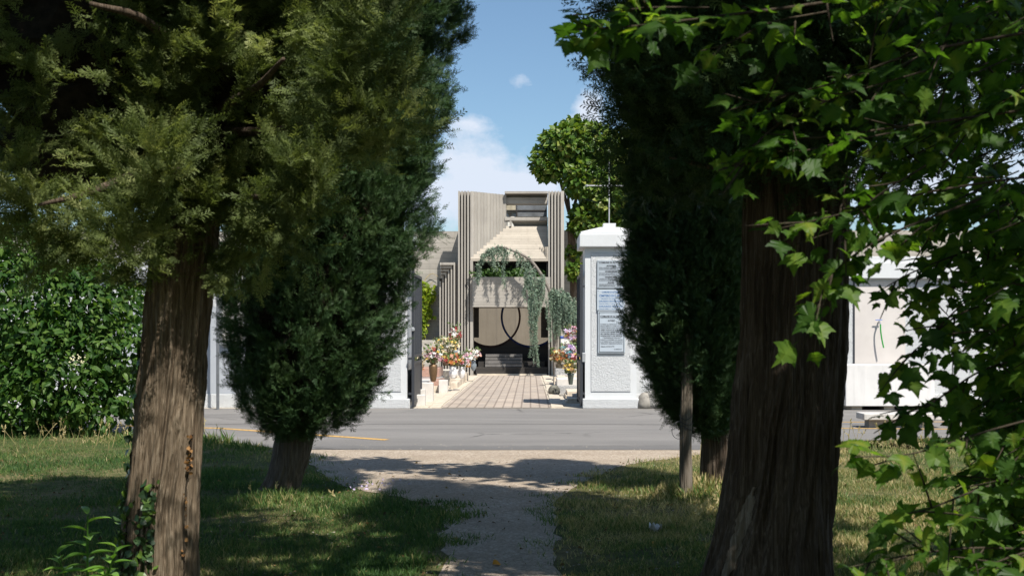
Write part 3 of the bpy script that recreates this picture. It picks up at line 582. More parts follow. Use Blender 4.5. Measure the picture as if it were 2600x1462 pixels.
# small flower parts
def leaf_tmpl(w=.36, fold=.10, n=4, curl=-.12):
    y = np.linspace(0, 1, n+1); half = w*np.sin(np.pi*np.clip(y, 0, 1)**.75)
    V = [(0, t, curl*t*t) for t in y]; V += [(-half[i], y[i], curl*y[i]**2+fold*half[i]*2) for i in range(1, n)]; V += [(half[i], y[i], curl*y[i]**2+fold*half[i]*2) for i in range(1, n)]
    L = lambda i: n+i; R = lambda i: n+(n-1)+i; T = [(0, 1, L(1)), (0, R(1), 1), (n-1, n, L(n-1)), (n-1, R(n-1), n)]; Q = []
    for i in range(1, n-1): Q += [(i, i+1, L(i+1), L(i)), (i, R(i), R(i+1), i+1)]
    F = [np.array(T)]
    if Q: F.append(np.array(Q))
    return np.array(V, float), F
def flower_tmpl():
    V = [(0, 0, 0)]; T = []
    for k in range(5):
        a = k*1.2566; b = len(V); V += [(.55*math.cos(a-.45), .55*math.sin(a-.45), .15), (1.0*math.cos(a), 1.0*math.sin(a), .32), (.55*math.cos(a+.45), .55*math.sin(a+.45), .15)]; T += [(0, b, b+1), (0, b+1, b+2)]
    return np.array(V, float), [np.array(T)]
LEAF = leaf_tmpl(); LEAFN = leaf_tmpl(.16, .05, 3); FLOW = flower_tmpl(); LEAFW = leaf_tmpl(.44, .08, 4, -.2)
PAL = {'red': (.34, .05, .05), 'pink': (.58, .33, .39), 'white': (.72, .70, .66), 'yellow': (.66, .46, .10), 'orange': (.55, .19, .06), 'purple': (.30, .19, .40), 'lilac': (.54, .42, .56), 'teal': (.10, .27, .29),
       'dry': (.38, .22, .12), 'rust': (.36, .12, .04), 'cream': (.66, .58, .38), 'blush': (.62, .36, .28)}
FM = {k: flat_mat('petals_'+k, c, .8, nz=.2, sc=30) for k, c in PAL.items()}
MLEAFS = flat_mat('bouquet_leaf', (.13, .19, .065), .7, nz=.3, sc=40); MSTEM = flat_mat('dry_stem', (.42, .33, .18), .9, nz=.3, sc=40)
def bouquet(name, c, r, h, cols, parent, seed, dry=0, nf=38, fs=.045, nleaf=120):
    """a spray of stems, leaves and blooms standing on point c"""
    g = np.random.default_rng(seed); mats = [MLEAFS, MSTEM]+[FM[k] for k in cols]; VV = []; FF = []; mi = []; off = 0
    def put(V, F, k):
        nonlocal off
        for f in F: FF.append(f+off); mi.extend([k]*len(f))
        VV.append(V); off += len(V)
    c = np.asarray(c, float)
    th = g.random(nf)*6.28; rr = r*np.sqrt(g.random(nf)); hh = h*(.40+.5*g.random(nf))*(1-.25*(rr/r)**2)
    tip = c+np.stack([rr*np.cos(th), rr*np.sin(th), hh], 1)
    for p in tip:
        V, Q, T = tube_np([c, c*.5+p*.5+(0, 0, .04), p], .004, 3); put(V, [Q, T], 1)
    nd = nrm(np.stack([np.cos(th)*rr/r, np.sin(th)*rr/r-.6, .5+g.random(nf)*.5], 1))
    for k in range(len(cols)):
        s = np.arange(nf) % len(cols) == k
        if s.sum():
            for rep in range(2):
                V, F, _ = inst(FLOW, tip[s]+nd[s]*.008*rep, nrm(g.standard_normal((s.sum(), 3))), nd[s]+.3*g.standard_normal((s.sum(), 3)), fs*(1.1-.35*rep)*(.6+.7*g.random(s.sum()))); put(V, F, 2+k)
    for k, n in ((0, nleaf*(1-dry)), (1, nleaf*(.25+dry))):
        n = int(n)
        if n < 1: continue
        t2 = g.random(n)*6.28; r2 = r*1.05*np.sqrt(g.random(n)); h2 = h*(.15+.8*g.random(n)); pos = c+np.stack([r2*np.cos(t2)*(.3+.7*h2/h), r2*np.sin(t2)*(.3+.7*h2/h), h2], 1)
        d = nrm(np.stack([np.cos(t2), np.sin(t2), .6+g.random(n)], 1)+.5*g.standard_normal((n, 3))); V, F, _ = inst(LEAFN if k else LEAF, pos, d, g.standard_normal((n, 3)), (.07 if k else .075)*(.6+.8*g.random(n))); put(V, F, k)
    ts = [f for f in FF]; order3 = [(f, m0) for f, m0 in zip(ts, np.split(np.array(mi), np.cumsum([len(f) for f in ts])[:-1]))]
    T3 = [x for x in order3 if x[0].shape[1] == 3]; Q4 = [x for x in order3 if x[0].shape[1] == 4]
    F = []; M_ = []
    for grp in (T3, Q4):
        if grp: F.append(np.concatenate([x[0] for x in grp])); M_.append(np.concatenate([x[1] for x in grp]))
    return mk(name, np.concatenate(VV), F, None, parent, mats=mats, midx=np.concatenate(M_))
VPROF = {'tall': [(.055, 0), (.075, .05), (.10, .22), (.105, .36), (.095, .41), (.08, .41), (.07, .36)], 'flare': [(.085, 0), (.085, .02), (.075, .16), (.088, .36), (.11, .44), (.095, .44), (.08, .40)],
         'belly': [(.06, 0), (.055, .02), (.10, .08), (.105, .14), (.08, .22), (.09, .30), (.075, .30), (.07, .26)], 'urn': [(.045, 0), (.05, .02), (.095, .10), (.105, .2), (.07, .30), (.085, .34), (.07, .34), (.06, .30)],
         'cone': [(.05, 0), (.055, .02), (.085, .24), (.10, .30), (.085, .30), (.07, .26)], 'pot': [(.075, 0), (.09, .03), (.10, .18), (.105, .2), (.09, .2), (.08, .16)]}
def vase(px, py, D, prof, sc, mat, cols, r, h, label, seed, dry=0, nf=38, fs=.045, nleaf=120):
    fs *= 1.05; nf = int(nf*1.3); nleaf = int(nleaf*.8); p = P(px, py, D); v = empty('flower_vase', p, label, 'flower vase', 'flower vases on the graves')
    m = MB(); pr = [(a*sc, z*sc) for a, z in VPROF[prof]]; m.lathe(p, pr, 18); m.build('vase', mat, v, True)
    bouquet('bouquet', p+np.array((0, 0, pr[-1][1]-.02)), r*.92, h*.80, cols, v, seed, dry, nf, fs, nleaf)
MBROWN = flat_mat('brown_bronze', (.17, .105, .055), .5, .5, .4); MBRZ = flat_mat('olive_bronze', (.13, .105, .07), .5, .5, .4); MCER = flat_mat('white_ceramic', (.80, .79, .77), .25, 0, .5, nz=.03); MGREYV = flat_mat('blue_grey_vase', (.20, .23, .25), .4, 0, .4); MGOLD = flat_mat('copper_gold_pot', (.50, .25, .06), .35, .7, .5)
vase(1061, 1001, 27.2, 'flare', .98, MBRZ, ['dry', 'blush', 'dry', 'rust'], .17, .62, 'tall square bronze vase of dried grasses behind the gate leaf', 11, .8, 40, .03, 260)
vase(1100, 968, 29.3, 'tall', 1.02, MBROWN, ['red', 'pink', 'white', 'pink', 'yellow'], .26, .72, 'tall brown vase of red and pink flowers on the granite slab', 12, .1, 46, .05, 170)
vase(1150, 960, 32.6, 'belly', 1.1, MCER, ['orange', 'yellow', 'blush', 'red'], .30, .56, 'white round-bellied vase with yellow and orange flowers', 13, .15, 44, .055, 170)
vase(1172, 960, 32.9, 'urn', .95, MCER, ['white', 'lilac', 'pink', 'white'], .24, .46, 'white slender urn with white and lilac flowers', 14, .0, 40, .06, 110)
vase(1202, 941, 39.2, 'urn', 1.0, MGREYV, ['white', 'blush', 'white', 'pink'], .27, .62, 'blue-grey urn with white and blush flowers closest to the dark steps', 15, .3, 44, .06, 120)
vase(1189, 932, 38.0, 'pot', 1.0, MGOLD, ['white', 'pink', 'white'], .22, .5, 'copper gold pot with white flowers beside the blue-grey urn', 16, 0, 26, .07, 90)
vase(1048, 960, 29.5, 'flare', .9, MGREYV, ['blush', 'lilac', 'cream', 'white'], .30, .95, 'grey vase of blush and lilac flowers left of the gate leaf', 17, .4, 44, .05, 200)
vase(1132, 928, 35.2, 'pot', 1.1, MBRZ, ['yellow', 'cream', 'white', 'cream'], .44, .92, 'wide bronze pot with a big yellow and cream bouquet at the back', 18, .1, 60, .055, 330)
vase(1156, 924, 36.4, 'flare', 1.0, MGREYV, ['red', 'red', 'white'], .22, 1.15, 'grey vase with the highest red flowers behind the yellow bouquet', 19, 0, 22, .065, 100)
vase(1040, 940, 33.0, 'pot', 1.0, MCER, ['white', 'cream'], .28, .85, 'white pot of white flowers with green leaves behind the gate leaf', 20, 0, 26, .055, 150)
vase(1449, 976, 30.3, 'cone', .95, flat_mat('dark_green_metal', (.08, .10, .09), .4, .4), ['yellow', 'cream', 'dry', 'yellow'], .24, .52, 'dark green cone vase with yellow sprays on the right', 21, .45, 36, .045, 210)
vase(1420, 942, 36.4, 'pot', 1.1, MBRZ, ['yellow', 'cream', 'rust', 'rust'], .30, .72, 'bronze pot with yellow and rust flowers right of the passage', 22, .4, 44, .065, 160)
vase(1456, 938, 36.6, 'pot', 1.2, MGREYV, ['teal', 'white', 'purple', 'lilac', 'pink'], .42, .88, 'grey pot with a huge teal white and purple bouquet', 23, 0, 80, .07, 160)
vase(1460, 920, 37.2, 'flare', 1.2, MBRZ, ['pink', 'yellow', 'red', 'lilac', 'white'], .40, .95, 'bronze vase with the topmost pink and yellow bouquet on the right', 24, 0, 70, .07, 160)
vase(1478, 950, 33.8, 'pot', 1.1, MCER, ['red', 'pink', 'yellow', 'red'], .32, .75, 'white pot of red and pink flowers beside the right gate leaf', 25, .1, 48, .065, 160)
# the white and blue sunshade standing among the graves
a = P(1424, 873, 40); b = P(1474, 853, 40)
sh = empty('folded_sunshade', ((a[0]+b[0])/2, 40, 0), 'white cloth sunshade with a blue rim behind the right bouquets', 'sunshade')
m = MB(); m.box(a[0], b[0]+.3, 40, 40.9, a[2], b[2]-.08, .02); m.build('cloth', MWHITE, sh); m = MB(); m.box(a[0]-.01, b[0]+.31, 39.98, 40.92, b[2]-.079, b[2], .02); m.build('rim', flat_mat('blue_cloth', (.05, .10, .34), .8), sh)
m = MB(); m.tube([(a[0]+.6, 40.4, 0), (a[0]+.6, 40.4, a[2]+.01)], .03); m.build('pole', MSTEEL, sh)
# ------------------------------------------------------------------ foliage helpers
def leaf_cloud(name, pos, d, nh, sc, tmpl, mat, parent, g, vr=None):
    V, F, m = inst(tmpl, pos, d, nh, sc); v = g.random(len(pos)) if vr is None else vr
    return mk(name, V, F, mat, parent, False, np.repeat(v, m))
def frond_tmpl(nb=8, sub=True, seed=0):
    """a flat conifer spray: axis with alternate branchlets, each a thin pointed blade"""
    r = np.random.default_rng(seed); V = []; Q = []
    def blade(p, q, w):
        p = np.array(p); q = np.array(q); d = q-p; n = np.array((-d[1], d[0], 0)); n = n/np.linalg.norm(n)*w; m = p+.45*d; b = len(V)
        V.extend([p, m-n+(0, 0, .012), q, m+n-(0, 0, .006)]); Q.append((b, b+1, b+2, b+3))
    blade((0, 0, 0), (0, 1, .03), .024)
    for k in range(nb):
        t = .10+.80*k/(nb-1); s = 1 if k % 2 else -1; l = (.46-.26*t)*(.8+.4*r.random()); a = math.radians(34+14*r.random()); z = (r.random()-.5)*.16
        q = (s*l*math.sin(a), t+l*math.cos(a), z); blade((0, t, .0), q, .026)
        if sub:
            mp = np.array((0, t, 0))*.5+np.array(q)*.5; blade(mp, (mp[0]+s*l*.42*math.sin(a+.6), mp[1]+l*.42*math.cos(a+.6), z+.03), .021); mp = np.array((0, t, 0))*.65+np.array(q)*.35; blade(mp, (mp[0]+s*l*.1, mp[1]+l*.42, z-.03), .020)
    return np.array(V, float), [np.array(Q)]
FROND = [frond_tmpl(10, True, s) for s in (1, 2)]; FRONDS = frond_tmpl(6, False, 3)
def radius_at(prof, th, z):
    """prof rows: z, r_right(+x), r_back(+y), r_left, r_front(-y)"""
    p = np.asarray(prof, float); R = [np.interp(z, p[:, 0], p[:, k]) for k in (1, 2, 3, 4)]
    c, s = np.cos(th), np.sin(th); rx = np.where(c > 0, R[0], R[2]); ry = np.where(s > 0, R[1], R[3]); return np.sqrt((rx*c)**2+(ry*s)**2)
def crown(name, axis, prof, ntuft, per, slen, tmpl, mat, parent, seed, lump=.16, tl=.3, core=.6, spread=.07, up=.8, deep=.45, face=None, droop=0, corejit=.12, rnd=.6, nb=0.0):
    """a conifer crown: tufts of sprays through the outer shell, twiggy inside"""
    g = np.random.default_rng(seed); p = np.asarray(prof, float); axis = np.asarray(axis, float)
    zz = np.linspace(p[0, 0], p[-1, 0], 200); wz = radius_at(prof, np.full(200, .8), zz)+.15; cdf = np.cumsum(wz)/wz.sum()
    z = np.interp(g.random(ntuft), cdf, zz); th = g.random(ntuft)*2*np.pi
    if face is not None:     # more tufts on the side that is seen
        k = g.random(ntuft) < face[1]; th = np.where(k, face[0]+(g.random(ntuft)-.5)*2.6, th)
    ax = lambda zv: np.stack([np.interp(zv, axis[:, 2], axis[:, 0]), np.interp(zv, axis[:, 2], axis[:, 1]), zv], 1)
    def Rr(th, z): return radius_at(prof, th, z)*(1+lump*vnoise(th*7/np.pi, z*1.6, seed+5, 14)+.6*lump*vnoise(th*16/np.pi, z*4, seed+6, 32))
    R = Rr(th, z)*(1-deep*g.random(ntuft)**2.2)
    out = np.stack([np.cos(th), np.sin(th), np.zeros(ntuft)], 1); pos = ax(z)+out*R[:, None]
    td = nrm(out*.75+np.array((0, 0, 1.))*up+.45*g.standard_normal((ntuft, 3))); L = tl*(.6+.8*g.random(ntuft))
    s = g.random((ntuft, per))-.35
    sp = pos[:, None]+td[:, None]*(s*L[:, None])[..., None]+spread*g.standard_normal((ntuft, per, 3)); sd = nrm(td[:, None]+rnd*g.standard_normal((ntuft, per, 3))-np.array((0, 0, droop)))
    sp = sp.reshape(-1, 3); sd = sd.reshape(-1, 3); n = len(sp)
    var = np.clip(np.repeat(g.random(ntuft), per)*.55+g.random(n)*.45, 0, 1)
    VV = []; FF = []; vr = []; off = 0; tl_ = tmpl if isinstance(tmpl, list) else [tmpl]; idx = g.integers(0, len(tl_), n)
    for k, tp in enumerate(tl_):
        m_ = idx == k; V, F, mm = inst(tp, sp[m_], sd[m_], g.standard_normal((m_.sum(), 3))+np.repeat(out, per, 0)[m_]*.8+nb*np.array((.25, -.6, .8)), slen*(.65+.7*g.random(m_.sum()))); VV.append(V); FF += [f+off for f in F]; vr.append(np.repeat(var[m_], mm)); off += len(V)
    o = mk(name, np.concatenate(VV), FF, mat, parent, False, np.concatenate(vr))
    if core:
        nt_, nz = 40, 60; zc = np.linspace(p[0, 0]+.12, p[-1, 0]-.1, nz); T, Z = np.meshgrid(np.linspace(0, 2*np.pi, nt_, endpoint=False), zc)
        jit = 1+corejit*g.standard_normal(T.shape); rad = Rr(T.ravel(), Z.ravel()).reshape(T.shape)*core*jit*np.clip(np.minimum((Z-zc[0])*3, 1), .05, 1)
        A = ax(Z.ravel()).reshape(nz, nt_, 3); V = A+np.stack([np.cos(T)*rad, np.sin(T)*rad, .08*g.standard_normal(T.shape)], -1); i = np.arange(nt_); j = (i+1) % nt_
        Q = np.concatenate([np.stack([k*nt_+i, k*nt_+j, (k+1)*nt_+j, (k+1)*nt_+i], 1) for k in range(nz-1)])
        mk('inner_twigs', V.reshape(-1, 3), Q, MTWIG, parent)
    return o
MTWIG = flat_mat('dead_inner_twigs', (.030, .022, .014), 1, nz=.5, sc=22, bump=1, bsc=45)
def trunk_mesh(name, rings, mat, parent, seed, nth=300, nz=200, flute=.06, ridge=.012, nr=44, nfl=5, zf=2.0):
    """rings: x, y, z, radius from base up; fluted, with bark ridges as real relief"""
    p = spline(np.asarray(rings, float), nz); th = np.linspace(0, 2*np.pi, nth, endpoint=False); T, K = np.meshgrid(th, np.arange(nz)); Z = p[:, 2][:, None]+0*T
    fl = vnoise(T*nfl/(2*np.pi)+.35*np.sin(Z*.9), Z*.35, seed, nfl); tw = T+.06*vnoise(Z*1.2, T*0, seed+1)+.10*vnoise(T*6/(2*np.pi), Z*2.2, seed+8, 6)
    rg = vnoise(tw*nr/(2*np.pi), Z*zf, seed+2, nr); rg2 = vnoise(tw*(nr*2)/(2*np.pi), Z*zf*3, seed+3, nr*2 if nr*2 <= 64 else 64); fine = vnoise(T*60/(2*np.pi), Z*22, seed+4, 60)
    R = p[:, 3][:, None]*(1+flute*fl)+ridge*(1-2*np.abs(rg))+ridge*.5*rg2+ridge*.2*fine
    V = np.stack([p[:, 0][:, None]+R*np.cos(T), p[:, 1][:, None]+R*np.sin(T), Z], -1).reshape(-1, 3); i = np.arange(nth); j = (i+1) % nth
    Q = np.concatenate([np.stack([k*nth+i, k*nth+j, (k+1)*nth+j, (k+1)*nth+i], 1) for k in range(nz-1)])
    return mk(name, V, Q, mat, parent, True), p, R
# ------------------------------------------------------------------ cypress trees
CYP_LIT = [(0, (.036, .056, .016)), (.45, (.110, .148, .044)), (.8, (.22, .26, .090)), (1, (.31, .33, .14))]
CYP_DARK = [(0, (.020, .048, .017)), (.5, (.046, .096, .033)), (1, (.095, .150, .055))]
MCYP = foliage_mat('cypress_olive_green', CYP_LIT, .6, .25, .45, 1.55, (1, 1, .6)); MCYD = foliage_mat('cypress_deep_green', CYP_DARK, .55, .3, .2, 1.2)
MBARK = bark_mat('fibrous_cypress_bark', (.045, .033, .023), (.170, .132, .092), (.36, .30, .225), 64, 1.5); MBARKD = bark_mat('dark_cypress_bark', (.030, .022, .016), (.100, .076, .057), (.22, .18, .145), 60, 1.2)
def at(px, py, D): return tuple(P(px, py, D))
# near left tree
D1 = 7.2; s1 = D1/FPX
def ring_px(c, y, half, D): q = P(c, y, D); return (q[0], D, q[2], half*D/FPX)
t1 = empty('cypress_tree', P(396, 1515, D1), 'large cypress with sunlit reddish trunk and olive foliage nearest on the left', 'tree', 'cypresses lining the path')
rings = [(P(392, 1515, D1)[0]-.02, D1, -.05, .27), ring_px(395, 1480, 100, D1), ring_px(399, 1440, 95, D1), ring_px(407, 1312, 88, D1), ring_px(421, 1160, 84, D1), ring_px(435, 1009, 82, D1), ring_px(454, 807, 79, D1), ring_px(474, 626, 75, D1), ring_px(495, 430, 68, D1), ring_px(530, 0, 52, D1), (P(560, 0, D1)[0], D1, 6.5, .08), (P(575, 0, D1)[0], D1, 9.5, .03)]
tr1, tp1, tR1 = trunk_mesh('trunk', [(q[0], q[1], q[2], q[3]*.95) for q in rings], MBARK, t1, 21, 480, 300, .16, .019, 62, 5, 1.3)
ax1 = [(P(470, 0, D1)[0], D1, 1.8), (P(474, 0, D1)[0], D1, 2.13), (P(530, 0, D1)[0], D1, 3.7), (P(575, 0, D1)[0], D1, 9.5)]
prof1 = [(2.22, .28, .30, .3, .15), (2.28, .45, .55, 1.2, .18), (2.34, .58, .9, 2.2, .25), (2.45, .70, 1.1, 2.4, .36), (2.58, .82, 1.2, 2.4, .5), (2.7, .98, 1.25, 2.4, .74), (2.85, 1.14, 1.3, 2.5, .8), (3.1, 1.2, 1.3, 2.5, .85), (3.4, 1.1, 1.3, 2.5, .9), (3.8, 1.0, 1.3, 2.4, 1.0), (5, 1.15, 1.3, 1.9, 1.4), (7, 1.1, 1.2, 1.5, 1.2), (8.6, .7, .7, .8, .7), (9.6, .15, .15, .15, .15)]
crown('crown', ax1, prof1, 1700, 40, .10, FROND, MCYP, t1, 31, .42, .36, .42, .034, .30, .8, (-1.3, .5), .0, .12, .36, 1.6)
# boughs that show between the sprays
def boughs(name, lst, mat, parent):
    m = MB()
    for pts, r0, r1 in lst: q = spline(pts, 14); m.tube(q, np.linspace(r0, r1, 14), 7)
    return m.build(name, mat, parent, True)
boughs('boughs', [([at(500, 300, 7.1), at(640, 230, 6.4), at(720, 150, 5.9)], .035, .01), ([at(500, 420, 7.1), at(430, 430, 6.3), at(455, 370, 5.7)], .03, .01), ([at(510, 330, 7.1), at(700, 330, 6.6), at(930, 270, 6.3)], .035, .008), ([at(500, 200, 7.1), at(380, 60, 6.2), at(230, 10, 5.8)], .04, .012),
                  ([at(505, 480, 7.1), at(650, 500, 6.6), at(740, 470, 6.2)], .025, .006), ([at(480, 380, 7.1), at(250, 480, 6.2), at(100, 520, 5.6)], .035, .008)], MBARKD, t1)
# sprays that stand out of the crown or hang below it
for k, (x, y, D, r, h) in enumerate(((955, 285, 6.1, .13, .3), (850, 200, 6.0, .16, .34), (900, 90, 6.1, .17, .4), (745, 470, 6.0, .13, .3), (790, 380, 6.0, .16, .3), (430, 160, 6.4, .16, .3), (545, 70, 6.4, .17, .34), (330, 560, 5.8, .14, .3),
        (60, 560, 5.9, .20, .34), (150, 590, 6.2, .16, .26), (240, 610, 6.4, .16, .3), (345, 640, 6.9, .17, .34), (590, 650, 7.0, .17, .36), (690, 600, 6.8, .15, .3), (20, 480, 6.0, .25, .5), (500, 480, 6.7, .18, .22), (370, 420, 5.7, .15, .28))):
    q = P(x, y, D); dr = -.5 if y < 580 else .6
    crown('hanging_spray' if y > 580 else 'outer_spray', [(q[0], q[1], q[2]-h/2), (q[0]+.05, q[1], q[2]+h/2)], [(q[2]-h/2, .03, .03, .03, .03), (q[2]-h*.1, r, r, r, r), (q[2]+h/2, .05, .05, .05, .05)], 15, 26, .095, FROND, MCYP, t1, 300+k, .1, .26, 0, .026, .2, .9, None, dr, .1, .34, 1.6)
# near right tree
D2 = 7.4
t2 = empty('cypress_tree', P(1945, 1497, D2), 'massive cypress with thick dark trunk and torn bark scar on the right', 'tree', 'cypresses lining the path')
rings = [(P(1935, 0, D2)[0], D2, -.05, .50), ring_px(1938, 1480, 172, D2), ring_px(1948, 1440, 160, D2), ring_px(1968, 1312, 143, D2), ring_px(1988, 1160, 136, D2), ring_px(2003, 1009, 135, D2), ring_px(2020, 807, 128, D2), ring_px(2028, 484, 125, D2), ring_px(2035, 200, 112, D2), (P(2050, 0, D2)[0], D2, 4.6, .2), (P(2060, 0, D2)[0], D2, 7.0, .08), (P(2060, 0, D2)[0], D2, 9.0, .02)]
tr2, tp2, tR2 = trunk_mesh('trunk', rings, MBARKD, t2, 22, 480, 300, .14, .022, 60, 6, 1.1)
def trunk_pt(tp, tR, theta, z, off=0.0):
    k = np.clip(np.searchsorted(tp[:, 2], z), 0, len(tp)-1); n = tR.shape[1]; i = (np.round(theta/(2*np.pi)*n).astype(int)) % n; r = tR[k, i]+off
    return np.stack([tp[k, 0]+r*np.cos(theta), tp[k, 1]+r*np.sin(theta), z], -1)
# torn bark: a pale strip of bare wood on the flare
u = np.linspace(0, 1, 40); vv = np.linspace(-1, 1, 14); Uu, Vv = np.meshgrid(u, vv, indexing='ij'); g_ = np.random.default_rng(2)
wid = .055*np.sin(np.pi*np.clip(Uu, .02, 1))**.6*(1+.3*vnoise(Uu*9, Vv*0, 3)+.15*vnoise(Uu*25, Vv*0, 9)); th_ = math.radians(-128)-.16*Uu+wid*Vv*1.9+.03*vnoise(Uu*14, Vv*2, 4); z_ = .12+.56*(1-Uu)
pt = trunk_pt(tp2, tR2, th_.ravel(), z_.ravel(), .0); cen = np.stack([np.interp(z_.ravel(), tp2[:, 2], tp2[:, 0]), np.interp(z_.ravel(), tp2[:, 2], tp2[:, 1]), z_.ravel()], 1)
pt = cen+(pt-cen)*1.012+nrm(pt-cen)*(.012*(1-Vv.ravel()**2)[:, None]+.004*vnoise(Vv.ravel()*20, Uu.ravel()*3, 8)[:, None]); idx = np.arange(40*14).reshape(40, 14)
mk('bare_wood', pt, np.stack([idx[:-1, :-1], idx[:-1, 1:], idx[1:, 1:], idx[1:, :-1]], -1).reshape(-1, 4), bark_mat('bare_weathered_wood', (.10, .075, .055), (.24, .20, .16), (.40, .35, .30), 50, 1.5), t2, True)
ax2 = [(P(2028, 0, D2)[0], D2, 2.3), (P(2040, 0, D2)[0], D2, 4), (P(2060, 0, D2)[0], D2, 10.5)]
prof2 = [(2.5, .75, .7, .75, .5), (2.62, .98, .95, .98, .8), (2.72, 1.05, 1.1, 1.06, 1.0), (2.86, 1.15, 1.2, 1.06, 1.1), (3.0, 1.25, 1.3, 1.18, 1.2), (3.2, 1.3, 1.3, 1.24, 1.2), (3.45, 1.3, 1.3, 1.22, 1.2), (3.7, 1.3, 1.3, 1.18, 1.25), (5, 1.4, 1.4, 1.45, 1.4), (6.2, .95, .95, .95, .95), (7.4, .55, .55, .55, .55), (8.4, .25, .25, .25, .25), (9.2, .06, .06, .06, .06)]
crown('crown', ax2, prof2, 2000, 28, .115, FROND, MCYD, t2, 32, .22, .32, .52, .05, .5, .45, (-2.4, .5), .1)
boughs('boughs', [([at(1960, 300, 7.3), at(1850, 420, 6.9), at(1700, 400, 6.7)], .03, .008), ([at(1990, 240, 7.2), at(1900, 120, 6.4), at(1870, 30, 6.0)], .035, .012), ([at(2080, 420, 7.3), at(2200, 520, 6.8), at(2290, 560, 6.6)], .03, .006)], MBARKD, t2)
# middle left tree
D3 = 11.7; s3 = D3/FPX
t3 = empty('cypress_tree', P(712, 1258, D3), 'broad dark green cypress with low leaning trunk left of the path by the road', 'tree', 'cypresses lining the path')
rings = [(P(704, 0, D3)[0], D3, -.05, .27), ring_px(709, 1245, 48, D3), ring_px(718, 1225, 43, D3), ring_px(727, 1200, 41, D3), ring_px(739, 1160, 42, D3), ring_px(749, 1105, 43, D3), ring_px(775, 950, 40, D3), ring_px(830, 600, 32, D3), (P(870, 0, D3)[0], D3, 5, .08), (P(880, 0, D3)[0], D3, 8.5, .03)]
trunk_mesh('trunk', rings, bark_mat('grey_brown_bark', (.04, .032, .026), (.12, .098, .08), (.21, .18, .15), 30, 1.6), t3, 23, 200, 160, .22, .010, 40, 4)
rows = [(1112, 715, 800, 757), (1095, 690, 868, 757), (1060, 632, 918, 762), (1010, 607, 966, 768), (910, 584, 1016, 785), (810, 569, 1040, 800), (710, 562, 1050, 815), (610, 560, 1098, 828), (520, 560, 1104, 835), (440, 565, 1126, 842), (370, 570, 1124, 847), (300, 580, 1142, 850), (160, 600, 1150, 860), (90, 620, 1205, 865), (0, 640, 1205, 870), (-140, 660, 1170, 875), (-500, 690, 1110, 880), (-900, 800, 1000, 880), (-1050, 860, 890, 880)]
prof3 = [(1.6+(HY-y)*s3, max((r-c)*s3-.10, .03), .5*(r-l)*s3, max((c-l)*s3-.01, .03), .5*(r-l)*s3) for y, l, r, c in rows]; ax3 = [(P(c, y, D3)[0], D3, 1.6+(HY-y)*s3) for y, l, r, c in rows]
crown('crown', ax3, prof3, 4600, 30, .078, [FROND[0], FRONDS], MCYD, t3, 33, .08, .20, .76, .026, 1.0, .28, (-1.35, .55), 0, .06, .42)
# middle right tree with its stake
D4 = 12.1; s4 = D4/FPX
t4 = empty('cypress_tree', P(1822, 1245, D4), 'bushy dark green cypress behind the wooden stake right of the path', 'tree', 'cypresses lining the path')
rings = [(P(1824, 0, D4)[0], D4, -.05, .24), ring_px(1824, 1235, 48, D4), ring_px(1822, 1180, 42, D4), ring_px(1818, 1090, 38, D4), ring_px(1790, 900, 30, D4), ring_px(1760, 600, 24, D4), (P(1750, 0, D4)[0], D4, 4, .03), (P(1750, 0, D4)[0], D4, 4.6, .02)]
trunk_mesh('trunk', rings, MBARKD, t4, 24, 160, 120, .2, .01, 36, 4)
rows = [(1100, 1735, 1830, 1790), (1080, 1712, 1850, 1785), (1050, 1690, 1870, 1778), (1000, 1652, 1885, 1770), (945, 1630, 1893, 1762), (905, 1612, 1898, 1755), (810, 1588, 1900, 1748), (725, 1574, 1902, 1742), (640, 1588, 1902, 1742), (570, 1593, 1900, 1742), (440, 1604, 1895, 1745), (330, 1620, 1890, 1750), (230, 1650, 1850, 1752), (140, 1690, 1810, 1754), (60, 1740, 1770, 1755)]
prof4 = [(1.6+(HY-y)*s4, max((r-c)*s4-.07, .03), .5*(r-l)*s4, max((c-l)*s4-.04, .03), .5*(r-l)*s4) for y, l, r, c in rows]; ax4 = [(P(c, y, D4)[0], D4, 1.6+(HY-y)*s4) for y, l, r, c in rows]
crown('crown', ax4, prof4, 2800, 30, .078, [FROND[0], FRONDS], MCYD, t4, 34, .10, .20, .72, .028, 1.0, .35, (-1.6, .6), 0, .08, .45)
ps = P(1747, 1262, 11.55); stake = empty('wooden_stake', ps, 'weathered round wooden stake standing in front of the right cypress', 'stake')
ht = 1.6+(HY-715)*11.55/FPX; trunk_mesh('post', [(ps[0]-.02, 11.55, -.05, .062), (ps[0]-.02, 11.55, .6, .058), (ps[0]-.01, 11.55, 1.2, .055), (ps[0], 11.55, ht, .048)], bark_mat('weathered_post_wood', (.07, .06, .048), (.17, .145, .115), (.27, .24, .20), 45, 2.2), stake, 25, 80, 90, .06, .006, 30, 3)
m = MB(); z0 = 1.6+(HY-1085)*11.55/FPX
for k in range(3): a_ = np.linspace(0, 6.4, 40); m.tube(np.stack([ps[0]-.02+(.066+.03*(k == 1)*np.sin(a_)**2)*np.cos(a_), 11.55+.066*np.sin(a_), z0+.05*k+.02*np.sin(a_*2+k)], 1), .003, 4)
a_ = np.linspace(0, 5.5, 40); m.tube(np.stack([ps[0]-.10+.065*np.cos(a_), 11.48+.03*np.sin(a_*2), z0-.02+.085*np.sin(a_)], 1), .003, 4); m.build('tie_wire', MIRON, stake)
